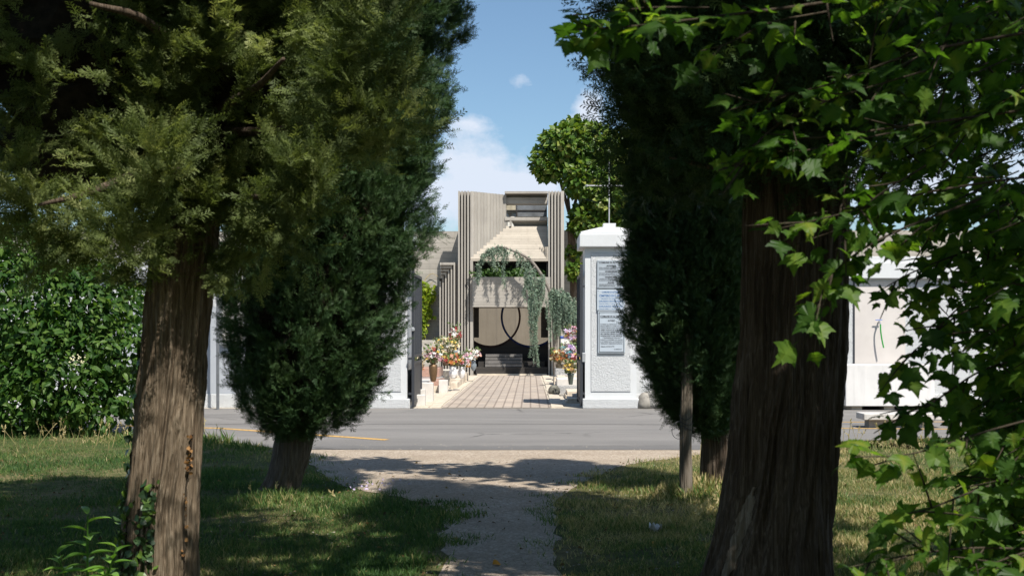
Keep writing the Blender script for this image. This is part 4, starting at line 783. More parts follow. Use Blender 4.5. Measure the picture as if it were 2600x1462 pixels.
# ------------------------------------------------------------------ plane tree on the right
def plane_tmpl(seed, curl=1.0):
    r = np.random.default_rng(seed); half = [(.0, .0), (.13, -.055), (.25, -.02), (.40, .07), (.36, .16), (.42, .22), (.52, .30), (.64, .46), (.52, .455), (.46, .50), (.38, .50), (.27, .55), (.29, .64), (.22, .68), (.19, .78), (.10, .85), (0, 1.02)]
    h = np.array(half)*(1+.06*r.standard_normal((len(half), 2))); h[0] = 0; h[-1, 0] = 0; n = len(h)
    pts = np.concatenate([h, np.stack([-h[1:-1, 0], h[1:-1, 1]], 1)*(1+.05*r.standard_normal((n-2, 2)))]); mid = np.array([(0, .18), (0, .42), (0, .66)])
    P2 = np.concatenate([pts, mid]); zc = -.32*curl*P2[:, 0]**2-.24*curl*(P2[:, 1]-.3)**2+.12*np.abs(P2[:, 0])+.02*r.standard_normal(len(P2)); V = np.concatenate([P2, zc[:, None]], 1); T = []
    def side(ix):
        for a, b in zip(ix[:-1], ix[1:]):
            y = (pts[a, 1]+pts[b, 1])/2; c = n+n-2+(0 if y < .12 else 1 if y < .56 else 2); T.append((a, b, c))
        m0 = n+n-2
        for a, b in zip(ix[:-1], ix[1:]):
            ya = (pts[a, 1]+pts[b, 1])/2
        ks = [0 if (pts[a, 1]+pts[b, 1])/2 < .12 else 1 if (pts[a, 1]+pts[b, 1])/2 < .56 else 2 for a, b in zip(ix[:-1], ix[1:])]
        for q in range(1, len(ks)):
            if ks[q] != ks[q-1]: T.append((ix[q], m0+ks[q], m0+ks[q-1]))
    R = list(range(n)); Lx = [0]+list(range(n, n+n-2))+[n-1]; side(R); side(Lx)
    b = len(V); V = np.concatenate([V, [(-.012, 0, 0), (.012, 0, 0), (0, -.42, .10)]]); T.append((b, b+1, b+2)); return V, [np.array(T)]
PLT = [plane_tmpl(k, c) for k, c in enumerate((.4, 1.0, 1.7, 2.6, .9))]
MPL = foliage_mat('plane_leaf_green', [(0, (.022, .058, .010)), (.5, (.052, .115, .015)), (.85, (.105, .175, .022)), (1, (.18, .22, .03))], .5, .25, .48, 2.3, (1, 1.05, .4))
plane = empty('plane_tree', (3.9, 4.4, 0), 'plane tree whose leafy branches hang in front of the thick trunk on the right', 'tree')
MPLB = bark_mat('plane_twig_bark', (.022, .018, .013), (.055, .045, .033), (.10, .085, .06), 20, 3)
trunk_mesh('trunk', [(3.9, 4.4, -.05, .34), (3.9, 4.4, .4, .27), (3.85, 4.4, 1.5, .24), (3.8, 4.4, 3, .2), (3.5, 4.45, 5, .14), (3.2, 4.5, 8, .06)], MPLB, plane, 26, 90, 100, .08, .006, 30, 4)
gp = np.random.default_rng(44); twigs = MB(); LP, LD, LN, LS = [], [], [], []
def add_leaves(q, spacing, size, t0=.0, jit=.07, droop=.5):
    L = np.linalg.norm(np.diff(q, axis=0), axis=1).sum(); n = max(2, int(L/spacing)); t = t0+(1-t0)*(np.arange(n)+gp.random(n)*.7)/n
    k = np.clip(t*(len(q)-1), 0, len(q)-1.001); i = k.astype(int); f = (k-i)[:, None]; p = q[i]*(1-f)+q[i+1]*f; tg = nrm(q[i+1]-q[i])
    side = nrm(np.cross(tg, np.array((0, 0, 1.))))*np.where(np.arange(n) % 2, 1, -1)[:, None]; d = nrm(tg*.6+side*.9+np.array((0, 0, -droop))+.45*gp.standard_normal((n, 3)))
    s = size*(.74 if size < .16 else .95)*(.42+.8*gp.random(n)); LP.append(p+d*s[:, None]*.42+jit*.3*gp.standard_normal((n, 3))); LD.append(d); LN.append(np.array((0, -.15, 1.))+.55*gp.standard_normal((n, 3))); LS.append(s)
def branch(px, n_side=4, r=.012, sp=.055, size=.125, side_len=.35, main=True):
    q = spline([P(*p) for p in px], 24); twigs.tube(q, np.linspace(r*.6, .002, 24), 6)
    if main: add_leaves(q, sp, size, .25)
    for k in range(n_side):
        i = int(4+18*(k+gp.random()*.7)/max(n_side, 1)); i = min(i, 22); tg = nrm(q[i+1]-q[i]); d = nrm(tg+.75*gp.standard_normal(3)+np.array((0, 0, -.15))); l = side_len*(.5+.8*gp.random())
        e = spline([q[i], q[i]+d*l*.5+(0, 0, -.01), q[i]+d*l+(0, 0, -.10*l)], 10); twigs.tube(e, np.linspace(.005, .002, 10), 5); add_leaves(e, sp, size, .15)
branch([(2750, -120, 4.6), (2200, -10, 4.3), (1800, 45, 4.1), (1580, 70, 4.0), (1465, 75, 3.95)], 7, .014, .045, .125, .13)
branch([(1800, 20, 4.1), (1650, 20, 4.1), (1560, 30, 4.0), (1490, 20, 4.0)], 5, .006, .04, .125, .14)
branch([(2100, 30, 4.3), (1950, 60, 4.2), (1850, 110, 4.15), (1780, 130, 4.1)], 2, .007, .09, .12, .12)
branch([(2750, 60, 4.7), (2350, 130, 4.5), (2120, 210, 4.4), (1960, 250, 4.3), (1850, 280, 4.25)], 7, .012, .06, .12, .22)
branch([(2750, 260, 4.7), (2300, 320, 4.5), (2050, 350, 4.4), (1860, 320, 4.35)], 6, .011, .07, .115, .2)
branch([(2300, 330, 4.5), (2100, 370, 4.4), (1930, 410, 4.35), (1830, 415, 4.3)], 7, .007, .06, .115, .18)
branch([(2350, 180, 4.5), (2150, 240, 4.4), (2000, 300, 4.35), (1900, 380, 4.3)], 7, .007, .06, .115, .2)
branch([(2350, 420, 4.5), (2200, 520, 4.4), (2120, 640, 4.35)], 6, .007, .06, .12, .2)
branch([(2750, 430, 4.7), (2400, 480, 4.5), (2150, 540, 4.4), (1980, 580, 4.3)], 6, .011, .06, .12, .2)
branch([(2500, 500, 4.6), (2250, 600, 4.4), (2110, 700, 4.35), (2070, 820, 4.3)], 5, .009, .055, .125, .2)
branch([(2700, 560, 5.4), (2450, 640, 5.2), (2320, 690, 5.0), (2230, 740, 4.9)], 5, .01, .055, .12, .3)
branch([(2750, 720, 5.4), (2480, 780, 5.2), (2380, 840, 5.0), (2290, 920, 4.9)], 6, .01, .055, .12, .3)
branch([(2750, 880, 5.2), (2520, 930, 5.0), (2400, 1000, 4.9), (2320, 1060, 4.8)], 6, .01, .055, .12, .28)
branch([(2750, 1030, 4.6), (2520, 1090, 4.4), (2320, 1150, 4.2), (2170, 1160, 4.1)], 3, .009, .07, .14, .16)
branch([(2750, 1180, 4.8), (2520, 1230, 4.6), (2360, 1290, 4.5), (2260, 1310, 4.4)], 7, .01, .06, .13, .25)
branch([(2750, 1400, 4.8), (2480, 1390, 4.6), (2300, 1410, 4.5), (2150, 1440, 4.4)], 8, .01, .06, .12, .25)
for k in range(230):      # the crowded outer side of the crown
    if k % 3 == 0: x, y = gp.uniform(2230, 2700), gp.uniform(-80, 540)
    else: x, y = gp.uniform(2480, 2740), gp.uniform(480, 1480)
    Dk = gp.uniform(4.6, 6.8); branch([(x+170, y-60, Dk+.2), (x+60, y-10, Dk), (x-60, y+60, Dk-.1)], 2, .006, .055, .125, .22)
for k in range(4):
    x, y = gp.uniform(2330, 2420), gp.uniform(560, 800); Dk = gp.uniform(5.0, 6.2); branch([(x+170, y-60, Dk+.2), (x+60, y-10, Dk), (x-50, y+50, Dk-.1)], 2, .005, .06, .12, .2)
# limbs that carry the branches
for e in ((2700, -120, 4.6), (2750, 60, 4.7), (2750, 260, 4.7), (2750, 430, 4.7), (2700, 560, 5.4), (2750, 720, 5.4), (2750, 880, 5.2), (2750, 1030, 4.6), (2750, 1180, 4.8), (2750, 1400, 4.8)):
    q = P(*e); z0 = min(max(q[2]-.5, .25), 4.5); a_ = np.array((3.85, 4.4, z0)); twigs.tube(spline([a_, a_*.5+q*.5+(0, 0, .12), q], 12), np.linspace(.04, .008, 12), 7)
# upper crown, higher than the picture reaches: it shades the lawn
nu = 330
for k in range(nu):
    v = gp.standard_normal(3); v /= np.linalg.norm(v); c = np.array((3.0, 4.3, 7.0))+v*np.array((2.6, 3.1, 3.0))*(.35+.65*gp.random()**.5)
    if c[2] < 3.4+.12*abs(c[1]-4): continue
    f_ = c-np.array(SUN)*((c[2]-2.4)/SUN[2])
    if .1 < f_[0] < 2.0 and 3.5 < f_[1] < 5.4 and gp.random() < .38: continue
    d = nrm(v+.6*gp.standard_normal(3)); e = spline([c-d*.25, c+(0, 0, .03), c+d*.3], 8); twigs.tube(e, np.linspace(.007, .003, 8), 4); add_leaves(e, .05, .17, 0, .12)
# unseen leaf clumps added over the path, with gaps, so the light falls in patches
beam0 = np.array((-2.24, 6.98, .55)); sund = np.array(SUN)
for k in range(58):
    c = np.array((gp.uniform(-3.4, -1.1) if k % 10 < 7 else gp.uniform(-1.1, 1.4), gp.uniform(1.2, 5.6), gp.uniform(5.0, 6.6))); w = c-beam0; w = w-sund*w.dot(sund); rad = gp.uniform(.18, .42)
    if np.linalg.norm(w*np.array((1, 1, .5))) < .55+rad*.5: continue  # gap kept so a sunbeam reaches the near trunk
    for r in range(int(34*rad)):
        o = rad*.5*gp.standard_normal(3); d = nrm(gp.standard_normal(3)); e = spline([c+o-d*.12, c+o, c+o+d*.14], 5); add_leaves(e, .045, .17, 0, .15)
    a_ = np.array((3.3, 4.45, 6.0)); twigs.tube(spline([c+(.5, .0, .05), c*.9+a_*.1+(0, 0, .1), c], 5), .006, 4)
for k in range(9):
    q = np.array((-2.2+.25*k, 1.6+.45*k, 5.6+.1*(k % 4))); a_ = np.array((3.4, 4.42, 5.2)); twigs.tube(spline([a_, a_*.5+q*.5+(0, 0, .5), q], 14), np.linspace(.05, .01, 14), 6)
# a high bough reaching over the path towards the road; its shadow crosses the gravel
la, lb_ = np.array((3.5, 8.7, 7.0)), np.array((-.1, 10.5, 7.0))
for k in range(60):
    c = la+(lb_-la)*gp.random()+np.array((.3, .22, .25))*gp.standard_normal(3)
    for r in range(9):
        o = .17*gp.standard_normal(3); d = nrm(gp.standard_normal(3)); e = spline([c+o-d*.12, c+o, c+o+d*.14], 5); add_leaves(e, .045, .17, 0, .15)
a_ = np.array((3.55, 4.45, 4.8)); twigs.tube(spline([a_, a_*.45+la*.55+(0, 0, .5), la, la*.5+lb_*.5, lb_], 24), np.linspace(.08, .012, 24), 7)
for k in range(26):
    v = gp.standard_normal(3); v /= np.linalg.norm(v); q = np.array((2.0, 4.2, 7.0))+v*np.array((2.8, 2.8, 2.6)); a_ = np.array((3.6, 4.42, 4.2))
    if q[2] > 3.6: twigs.tube(spline([a_, a_*.5+q*.5+(0, 0, .3), q], 12), np.linspace(.06, .012, 12), 6)
twigs.build('branches', MPLB, plane, True)
LP, LD, LN, LS = map(np.concatenate, (LP, LD, LN, LS)); pick = gp.integers(0, 5, len(LP)); VV, FF, vr, off = [], [], [], 0
for k in range(5):
    s = pick == k; V, F, m_ = inst(PLT[k], LP[s], LD[s], LN[s], LS[s]); VV.append(V); FF += [f+off for f in F]; rib = np.zeros(m_); rib[[0, 16, -6, -5, -4]] = .22; rib[1:16] = -.06; vr.append(np.clip(np.repeat(gp.random(s.sum())*.85, m_)+np.tile(rib, s.sum()), 0, 1)); off += len(V)
mk('crown', np.concatenate(VV), FF, MPL, plane, False, np.concatenate(vr))
# ------------------------------------------------------------------ shrubs, ivy, vine, background trees
def lobes_cloud(name, lobes, n, size, mat, parent, seed, up=.5, tmpl=None, flat=1.0, shell=.55):
    """leaves through the shells of several overlapping lobes (x, y, z, rx, rz)"""
    g = np.random.default_rng(seed); w = np.array([l[3]*l[4] for l in lobes]); k = g.choice(len(lobes), n, p=w/w.sum()); Lb = np.array(lobes)[k]
    v = nrm(g.standard_normal((n, 3))); rad = (1-shell*g.random(n)**1.6)[:, None]; bump_ = 1+.14*vnoise(v[:, 0]*4+k*3, v[:, 2]*4+k, seed)[:, None]
    pos = Lb[:, :3]+v*rad*bump_*np.stack([Lb[:, 3], Lb[:, 3]*flat, Lb[:, 4]], 1); d = nrm(v*.6+np.array((0, 0, -.35))+.6*g.standard_normal((n, 3))); keep = pos[:, 2] > .03
    return leaf_cloud(name, pos[keep], d[keep], (v*.5+np.array((0, -.3, up))+.5*g.standard_normal((n, 3)))[keep], size*(.6+.7*g.random(n))[keep], tmpl or LEAF, mat, parent, g)
MSHR = foliage_mat('shrub_leaf_green', [(0, (.018, .052, .010)), (.5, (.042, .100, .017)), (1, (.105, .175, .034))], .5, .22, .35, 1.8, (1, 1.05, .4))
DS = 19.2; sS = DS/FPX
shrub = empty('leafy_shrub', (P(120, 0, DS)[0], DS, 0), 'large rounded green leafy shrub at the far left beside the road', 'shrub')
lb = []
for x, y, r, d in ((60, 770, 212, 0), (230, 785, 128, -.2), (300, 900, 85, -.4), (150, 930, 150, -.5), (320, 1000, 60, -.3), (-90, 860, 210, .1), (310, 760, 62, .1), (60, 1020, 110, -.5), (230, 1020, 80, -.6), (190, 660, 85, 0), (60, 640, 90, 0)):
    q = P(x, y, DS+d); lb.append((q[0], q[1], q[2], r*sS, r*sS))
lobes_cloud('foliage', lb, 15000, .135, MSHR, shrub, 51, .7, leaf_tmpl(.25, .12, 4, -.35))
m = MB()
for k, (x, y, r, d) in enumerate(((60, 790, 0, 0), (230, 800, 0, -.2), (150, 930, 0, -.5), (300, 900, 0, -.4), (-90, 860, 0, .1))): m.tube(spline([(P(120, 0, DS)[0]+.1*k-.2, DS, 0), tuple(P(x, (y+1070)/2, DS+d)), tuple(P(x, y, DS+d))], 10), np.linspace(.05, .015, 10), 6)
m.build('stems', MPLB, shrub)
g_ = np.random.default_rng(5); fl = [P(x, y, DS-1.3) for x, y in ((192, 912), (203, 915))]
bl = MB()
for q in fl:
    for k in range(16): o = .05*g_.standard_normal(3); bl.lathe(q+o, [(.003, 0), (.014, .012), (.003, .024)], 5)
bl.build('blossom', flat_mat('cream_blossom', (.62, .58, .36), .8), shrub)
# magnolia beside the gatehouse
MMAG = foliage_mat('magnolia_leaf', [(0, (.035, .080, .012)), (.5, (.085, .155, .022)), (.85, (.16, .22, .038)), (1, (.24, .25, .06))], .4, .35, .35, 1.5, (1, 1, .35))
DM = 48.9; sM = DM/FPX; mag = empty('broadleaf_tree', (P(1460, 0, DM)[0], DM, 0), 'round-crowned green tree with forked trunk right of the concrete gatehouse', 'tree')
lb = []
for x, y, r, d in ((1402, 410, 50, 0), (1440, 365, 55, -.3), (1500, 370, 62, 0), (1552, 420, 58, .2), (1540, 490, 62, -.4), (1480, 450, 50, -.5), (1500, 560, 52, -.2), (1565, 560, 50, 0), (1408, 370, 38, .2), (1460, 335, 32, 0), (1580, 380, 45, .4), (1462, 690, 22, -.3), (1455, 640, 18, 0)):
    q = P(x, y, DM+d); lb.append((q[0], q[1], q[2], r*sM, r*sM))
lobes_cloud('crown', lb, 17000, .25, MMAG, mag, 52, .8, LEAF, 1.0, .75)
rr = [(P(1462, 0, DM)[0], DM, -.05, .24), (P(1461, 0, DM)[0], DM, 1.5, .19), (P(1458, 0, DM)[0], DM, 3.4, .17), (P(1452, 0, DM)[0], DM, 5.4, .15), (P(1446, 0, DM)[0], DM, 6.2, .11)]
trunk_mesh('trunk', rr, MBARKD, mag, 27, 60, 80, .1, .012, 24, 4)
m = MB()
for pts, r in ((((1447, 545, 0), (1425, 470, 0), (1402, 400, .1)), .09), (((1449, 560, 0), (1470, 480, -.2), (1500, 390, 0)), .09), (((1452, 590, 0), (1500, 520, -.1), (1550, 470, .1)), .07), (((1446, 540, 0), (1440, 450, -.1), (1445, 370, -.2)), .06)):
    m.tube(spline([P(x, y, DM+d) for x, y, d in pts], 12), np.linspace(r, .02, 12), 7)
m.build('limb', MBARKD, mag, True)
# climbing vine on the precinct wall
MVINE = foliage_mat('vine_leaf', [(0, (.10, .17, .012)), (.5, (.19, .27, .02)), (1, (.32, .36, .04))], .5, .3, .4, 1.6, (1, 1, .3))
DV = F0+1.45; sV = DV/FPX; vine = empty('climbing_vine', P(1070, 870, DV), 'bright yellow-green vine climbing the concrete wall left of the gatehouse', 'climber'); lb = []
for x, y, r in ((1068, 740, 24), (1085, 755, 18), (1062, 770, 28), (1075, 795, 20), (1060, 815, 22), (1072, 835, 14), (1050, 845, 24), (1095, 735, 9), (1040, 860, 22), (1098, 800, 6), (1030, 800, 34), (1030, 740, 26)):
    q = P(x, y, DV-.1); lb.append((q[0], q[1], q[2], r*sV, r*sV))
lobes_cloud('leaves', lb, 2600, .16, MVINE, vine, 53, .2, LEAF, .25)
m = MB()
for x0, pts in ((1050, ((1050, 870), (1060, 790), (1075, 720), (1095, 695), (1112, 702))), (1060, ((1060, 870), (1070, 800), (1088, 730), (1100, 715)))): m.tube(spline([P(x, y, DV+.1) for x, y in pts], 16), np.linspace(.03, .008, 16), 5)
m.build('stem', MSTEM, vine)
# low ivy in the planting trough
MHED = foliage_mat('trough_shrub_leaf', [(0, (.022, .060, .012)), (.6, (.050, .110, .022)), (1, (.10, .17, .04))], .45, .35, .3)
hed = empty('trough_planting', (zx(1150), F0+.3, zy(1060)), 'bushy green plants growing in the concrete trough of the gatehouse', 'plants'); g_ = np.random.default_rng(8); lb = []
for k in range(26):
    x = 785+28*k; h = 22+20*g_.random(); lb.append((zx(x), F0+.25+.25*g_.random(), zy(1030-h+10), .17+.07*g_.random(), .2+.16*g_.random()))
lb += [(zx(790), F0-.2, zy(1010), .14, .16), (zx(1240), F0-.1, zy(985), .2, .22), (zx(1000), F0, zy(985), .25, .24)]
lobes_cloud('foliage', lb, 3400, .11, MHED, hed, 54)
# weeping blue cedar
MCED = foliage_mat('blue_cedar_needles', [(0, (.10, .148, .108)), (.5, (.165, .235, .170)), (1, (.28, .36, .25))], .6, .25, .15, 1.2, (1, 1, .9)); DC = F0-1.15
ced = empty('weeping_cedar', (P(1412, 0, DC)[0], DC, 0), 'weeping blue-green cedar arching across the front of the gatehouse', 'tree')
arch = spline([P(x, y, DC+d) for x, y, d in ((1412, 955, 0), (1408, 850, 0), (1404, 770, .05), (1388, 722, .1), (1357, 672, .15), (1332, 650, .2), (1303, 637, .25), (1275, 628, .3), (1248, 632, .35), (1229, 646, .35), (1214, 672, .35))], 60)
arch2 = spline([P(x, y, DC+d) for x, y, d in ((1396, 740, .05), (1415, 738, -.1), (1435, 748, -.2), (1452, 762, -.25), (1462, 785, -.25))], 24); arch3 = spline([P(x, y, DC+d) for x, y, d in ((1360, 676, .15), (1345, 690, -.1), (1350, 720, -.2), (1358, 760, -.25))], 16); arch4 = spline([P(x, y, DC+d) for x, y, d in ((1384, 716, .1), (1375, 705, -.1), (1358, 730, -.2), (1350, 760, -.2))], 16)
m = MB(); m.tube(arch, np.concatenate([np.linspace(.10, .055, 24), np.linspace(.055, .015, 36)]), 8); m.tube(arch2, np.linspace(.04, .012, 24), 6); m.tube(arch3, np.linspace(.025, .01, 16), 6); m.tube(arch4, np.linspace(.025, .01, 16), 6)
g_ = np.random.default_rng(9); NP, ND, NS = [], [], []
def strand(p, L):
    n = max(6, int(L/.035)); t = np.linspace(0, 1, n); w = .10*g_.standard_normal(2); ph = g_.random()*6; q = np.stack([p[0]+w[0]*t+.05*np.sin(t*7+ph)*t, p[1]+w[1]*t-.05*t, p[2]-L*t], 1); m.tube(q[::2] if n > 8 else q, .006, 4)
    k = np.repeat(np.arange(n), 9); NP.append(q[k]+.025*g_.standard_normal((len(k), 3))); ND.append(nrm(g_.standard_normal((len(k), 3))+np.array((0, 0, -.75)))); NS.append(.085*(.6+.7*g_.random(len(k)))*(1-.35*t[k]))
for i in range(26, 60):
    for r in range(2 if i > 40 else 1):
        if g_.random() < .8: strand(arch[i]+.04*g_.standard_normal(3), .15+.65*g_.random()**1.6)
for i in (40, 42): strand(arch[i], 1.3+.3*g_.random())
for q in arch2[2:]:
    for r in range(3): strand(q+np.array((.16, .1, .05))*g_.standard_normal(3), .55+1.15*g_.random())
for q in np.concatenate([arch3[3:], arch4[3:]]):
    for r in range(2): strand(q+.07*g_.standard_normal(3), .35+.9*g_.random())
for k in range(5): strand(P(1357+g_.uniform(-6, 6), 770, DC-.22), 1.4+.8*g_.random())
strand(P(1360, 770, DC-.22), 2.35); strand(P(1362, 772, DC-.24), 2.2); strand(P(1386, 760, DC-.2), 1.6); strand(P(1412, 755, DC-.2), 1.55)
m.build('branches', flat_mat('cedar_bark', (.20, .175, .15), .9, nz=.25, sc=20), ced)
NP, ND, NS = map(np.concatenate, (NP, ND, NS)); leaf_cloud('needles', NP, ND, g_.standard_normal((len(NP), 3)), NS, leaf_tmpl(.20, .1, 2, 0), MCED, ced, g_)
# ivy on the near trunk
MIVY = foliage_mat('ivy_leaf', [(0, (.022, .055, .020)), (.6, (.05, .10, .035)), (1, (.13, .22, .03))], .35, .45, .25)
ivy = empty('ivy', (tp1[0][0], D1-.2, 0), 'ivy creeping up the foot of the nearest left cypress trunk', 'climber'); g_ = np.random.default_rng(12); th = []; zz = []
for c0, z0, z1, n, wd in ((-1.75, .05, .55, 60, .16), (-1.62, .05, .72, 80, .06), (-2.35, .02, .6, 70, .18), (-2.9, .3, 1.55, 90, .10), (-1.0, 0, .12, 45, .35), (-2.0, .02, .3, 40, .3)):
    th.append(c0+wd*g_.standard_normal(n)); zz.append(z0+(z1-z0)*g_.random(n))
th = np.concatenate(th); zz = np.concatenate(zz); pos = trunk_pt(tp1, tR1, th, zz, .022); o_ = np.stack([np.cos(th), np.sin(th), 0*th], 1)
HEART = leaf_tmpl(.52, .06, 4, -.15); leaf_cloud('leaves', pos, nrm(np.array((0, 0, -.5))+.7*g_.standard_normal((len(pos), 3))), o_+.35*g_.standard_normal((len(pos), 3)), .05*(.5+.8*g_.random(len(pos))), HEART, MIVY, ivy, g_)
n = 34; th = -.62+.04*g_.standard_normal(n); zz = .25+.75*g_.random(n); pos = trunk_pt(tp1, tR1, th, zz, .015); o_ = np.stack([np.cos(th), np.sin(th), 0*th], 1)
leaf_cloud('dry_leaves', pos, nrm(g_.standard_normal((n, 3))), o_+.4*g_.standard_normal((n, 3)), .022*(.5+.8*g_.random(n)), HEART, foliage_mat('dry_ivy_leaf', [(0, (.16, .075, .03)), (1, (.40, .22, .09))], .7, .2, .3), ivy, g_)
m = MB()
for c0, w, z1 in ((-1.62, .05, .75), (-1.75, -.08, .5), (-2.4, .05, .6), (-.62, .03, 1.0), (-2.9, .05, 1.5)):
    z = np.linspace(.0, z1, 20); th = c0+w*np.sin(z*9)+.02*g_.standard_normal(20); m.tube(trunk_pt(tp1, tR1, th, z, .008), .006, 5)
m.build('stems', MPLB, ivy)
# young weed, bottom left
MWEED = foliage_mat('weed_leaf', [(0, (.09, .20, .03)), (1, (.19, .34, .06))], .4, .4, .35, 1.5, (1, 1, .4))
DW = 6.6; wb = P(222, 0, DW)[0]; weed = empty('young_weed', (wb, DW, 0), 'leafy young weed with long pointed leaves at the foot of the nearest cypress', 'plant'); g_ = np.random.default_rng(14); wp, wd_, wn, ws = [], [], [], []; m = MB()
for bx_, h, lean in ((0, .60, .02), (.06, .42, .12), (-.05, .38, -.10)):
    q = spline([(wb+bx_, DW, 0), (wb+bx_+lean*.4, DW-.02, h*.5), (wb+bx_+lean, DW-.05, h)], 14); m.tube(q, np.linspace(.010, .004, 14), 6)
    for k in range(15):
        t = .25+.75*k/14; p = q[int(t*13)]; a_ = k*2.4+bx_*20; wp.append(p); wd_.append((math.cos(a_), math.sin(a_), .75*t-.1)); wn.append((-.4*math.cos(a_), -.4*math.sin(a_), 1)); ws.append((.20-.07*t)*(.8+.4*g_.random()))
m.build('stem', MWEED, weed); leaf_cloud('leaves', np.array(wp), np.array(wd_), np.array(wn), np.array(ws), leaf_tmpl(.17, .25, 6, -.35), MWEED, weed, g_)
# ------------------------------------------------------------------ grass, litter
def in_poly(x, y, poly):
    c = np.zeros(len(x), bool); p = np.array(poly)
    for (x0, y0), (x1, y1) in zip(p, np.roll(p, -1, 0)):
        s = ((y0 > y) != (y1 > y)) & (x < (x1-x0)*(y-y0)/((y1-y0) if y1 != y0 else 1e-9)+x0); c ^= s
    return c
def blade_tmpl(): return np.array([(-.07, 0, 0), (.07, 0, 0), (.05, .5, .06), (-.05, .5, .06), (0, 1, .26)], float), [np.array([(3, 2, 4)]), np.array([(0, 1, 2, 3)])]
MGR = foliage_mat('grass_blade', [(0, (.038, .090, .026)), (.35, (.082, .155, .038)), (.58, (.16, .20, .062)), (.78, (.32, .265, .125)), (1, (.50, .41, .22))], .55, .25, .35, 1.4, (1, 1, .5))
def grass():
    g = np.random.default_rng(77); X, Y, H, Vr = [], [], [], []
    for n, y0, y1 in ((150000, 6.8, 10.0), (120000, 10.0, 14.0), (90000, 14.0, 19.8)):
        y = g.uniform(y0, y1, n); x = g.uniform(-.50, .46, n)*y*1.02; X.append(x); Y.append(y)
    x = np.concatenate(X); y = np.concatenate(Y); d = .28*vnoise(x*3, y*3, 4)+.10*vnoise(x*9, y*9, 6)
    fz = .10*g.standard_normal(len(x)); path = in_poly(x+d*1.0+fz, y+d*.4, lft+rgt[::-1]); near = np.interp(x, [a for a, b in road_near], [b for a, b in road_near]); keep = ~path & (y < near-.05+.25*d) & ~in_poly(x, y, [(-3.6, 15.9), (3.2, 15.9), (3.0, 16.6), (-3.6, 16.6)])
    # grass also thins out and creeps into the path edge
    dry = vnoise(x*.9+3, y*.9, 9)*.5+.5*vnoise(x*2.7, y*2.7, 10)+np.where(x > .2, .82, -.12)+np.where((x < 0) & (y < 9.3), .30*np.clip(9.3-y, 0, 1), 0)
    v = np.clip(.34+.42*dry+.22*g.standard_normal(len(x)), 0, 1); h = .042*(.5+.9*g.random(len(x)))*(1+.5*vnoise(x*1.7, y*1.7, 12))
    verge = np.clip((y-(near-2.0))/1.6, 0, 1)*np.where(x < -4.4, 1, .35)*np.where((x < -2.5) | (x > 2.5), 1, .3); h *= 1+2.6*verge*g.random(len(x)); v = np.clip(v+.25*verge*g.random(len(x)), 0, 1)
    bare = vnoise(x*1.3+9, y*1.3, 15)+.5*vnoise(x*4, y*4, 16); keep &= ~((bare > .38) & (g.random(len(x)) < .75))
    for tx, ty in ((P(1747, 0, 11.55)[0], 11.55), (P(1822, 0, 12.1)[0], 12.0), (P(712, 0, 11.7)[0], 11.6)): h *= 1+1.6*np.exp(-((x-tx)**2+(y-ty)**2)/.12)
    x, y, h, v = x[keep], y[keep], h[keep], v[keep]; n = len(x); a = g.random(n)*6.28; le = .45*g.standard_normal((n, 2))
    V, F, m = inst(blade_tmpl(), np.stack([x, y, np.zeros(n)], 1), np.stack([le[:, 0], le[:, 1], np.ones(n)], 1), np.stack([np.cos(a), np.sin(a), np.zeros(n)], 1), h)
    o = mk('grass', V, F, MGR, None, False, np.repeat(v, m)); tag(o, 'short patchy green and straw-coloured grass on both sides of the path', 'grass', kind='stuff')
    n = 200; x = np.concatenate([g.uniform(-8.4, -4.2, 80), g.uniform(2.0, 6.5, 60), g.uniform(-3.0, -1.2, 8), g.uniform(.6, 1.9, 30)]); y = np.concatenate([g.uniform(16.0, 18.4, 80), g.uniform(15.0, 18.2, 60), g.uniform(10.2, 11.6, 8), g.uniform(9.5, 11.4, 30)]); near = np.interp(x, [a for a, b in road_near], [b for a, b in road_near]); k = y < near; x, y = x[k], y[k]; n = len(x)
    L = np.where(y > 14, .30, .15)*(.6+.7*g.random(n)); d = nrm(np.stack([.35*g.standard_normal(n), .25*g.standard_normal(n), np.ones(n)], 1)); V1, F1, m1 = inst((np.array([(-.012, 0, 0), (.012, 0, 0), (.008, 1, 0), (-.008, 1, 0)], float), [np.array([(0, 1, 2, 3)])]), np.stack([x, y, 0*x], 1), d, np.stack([0*x, -np.ones(n), 0*x], 1), L)
    tipp = np.stack([x, y, 0*x], 1)+d*L[:, None]; hd = []; hv = V1; FF = list(F1); vr = [np.full(len(V1), .8)]; off = len(V1); VV = [V1]
    for r in range(7):
        V2, F2, m2 = inst(LEAFN, tipp-d*(r*.011)[..., None] if False else tipp-d*(r*.011), nrm(d+.5*g.standard_normal((n, 3))), g.standard_normal((n, 3)), .045); VV.append(V2); FF += [f+off for f in F2]; vr.append(np.full(len(V2), .97)); off += len(V2)
    tag(mk('grass_ears', np.concatenate(VV), FF, MGR, None, False, np.concatenate(vr)), 'tall dry grass stalks with seed heads along the road verge', 'grass', kind='stuff')
grass()
g_ = np.random.default_rng(19); n = 26; fp = np.stack([P(960, 1240, 12)[0]+.16*g_.standard_normal(n), 11.95+.22*g_.standard_normal(n), .07+.03*g_.random(n)], 1)
tag(mk('wildflowers', *inst(FLOW, fp, nrm(g_.standard_normal((n, 3))), np.array((0, -.6, 1.))+.3*g_.standard_normal((n, 3)), .016)[:2], flat_mat('lilac_petal', (.50, .42, .62), .8)), 'tiny lilac flowers in the grass beside the gravel', 'flowers', kind='stuff')
p_ = P(1664, 1350, 9.55); bm = bmesh.new(); bmesh.ops.create_grid(bm, x_segments=7, y_segments=5, size=.5)
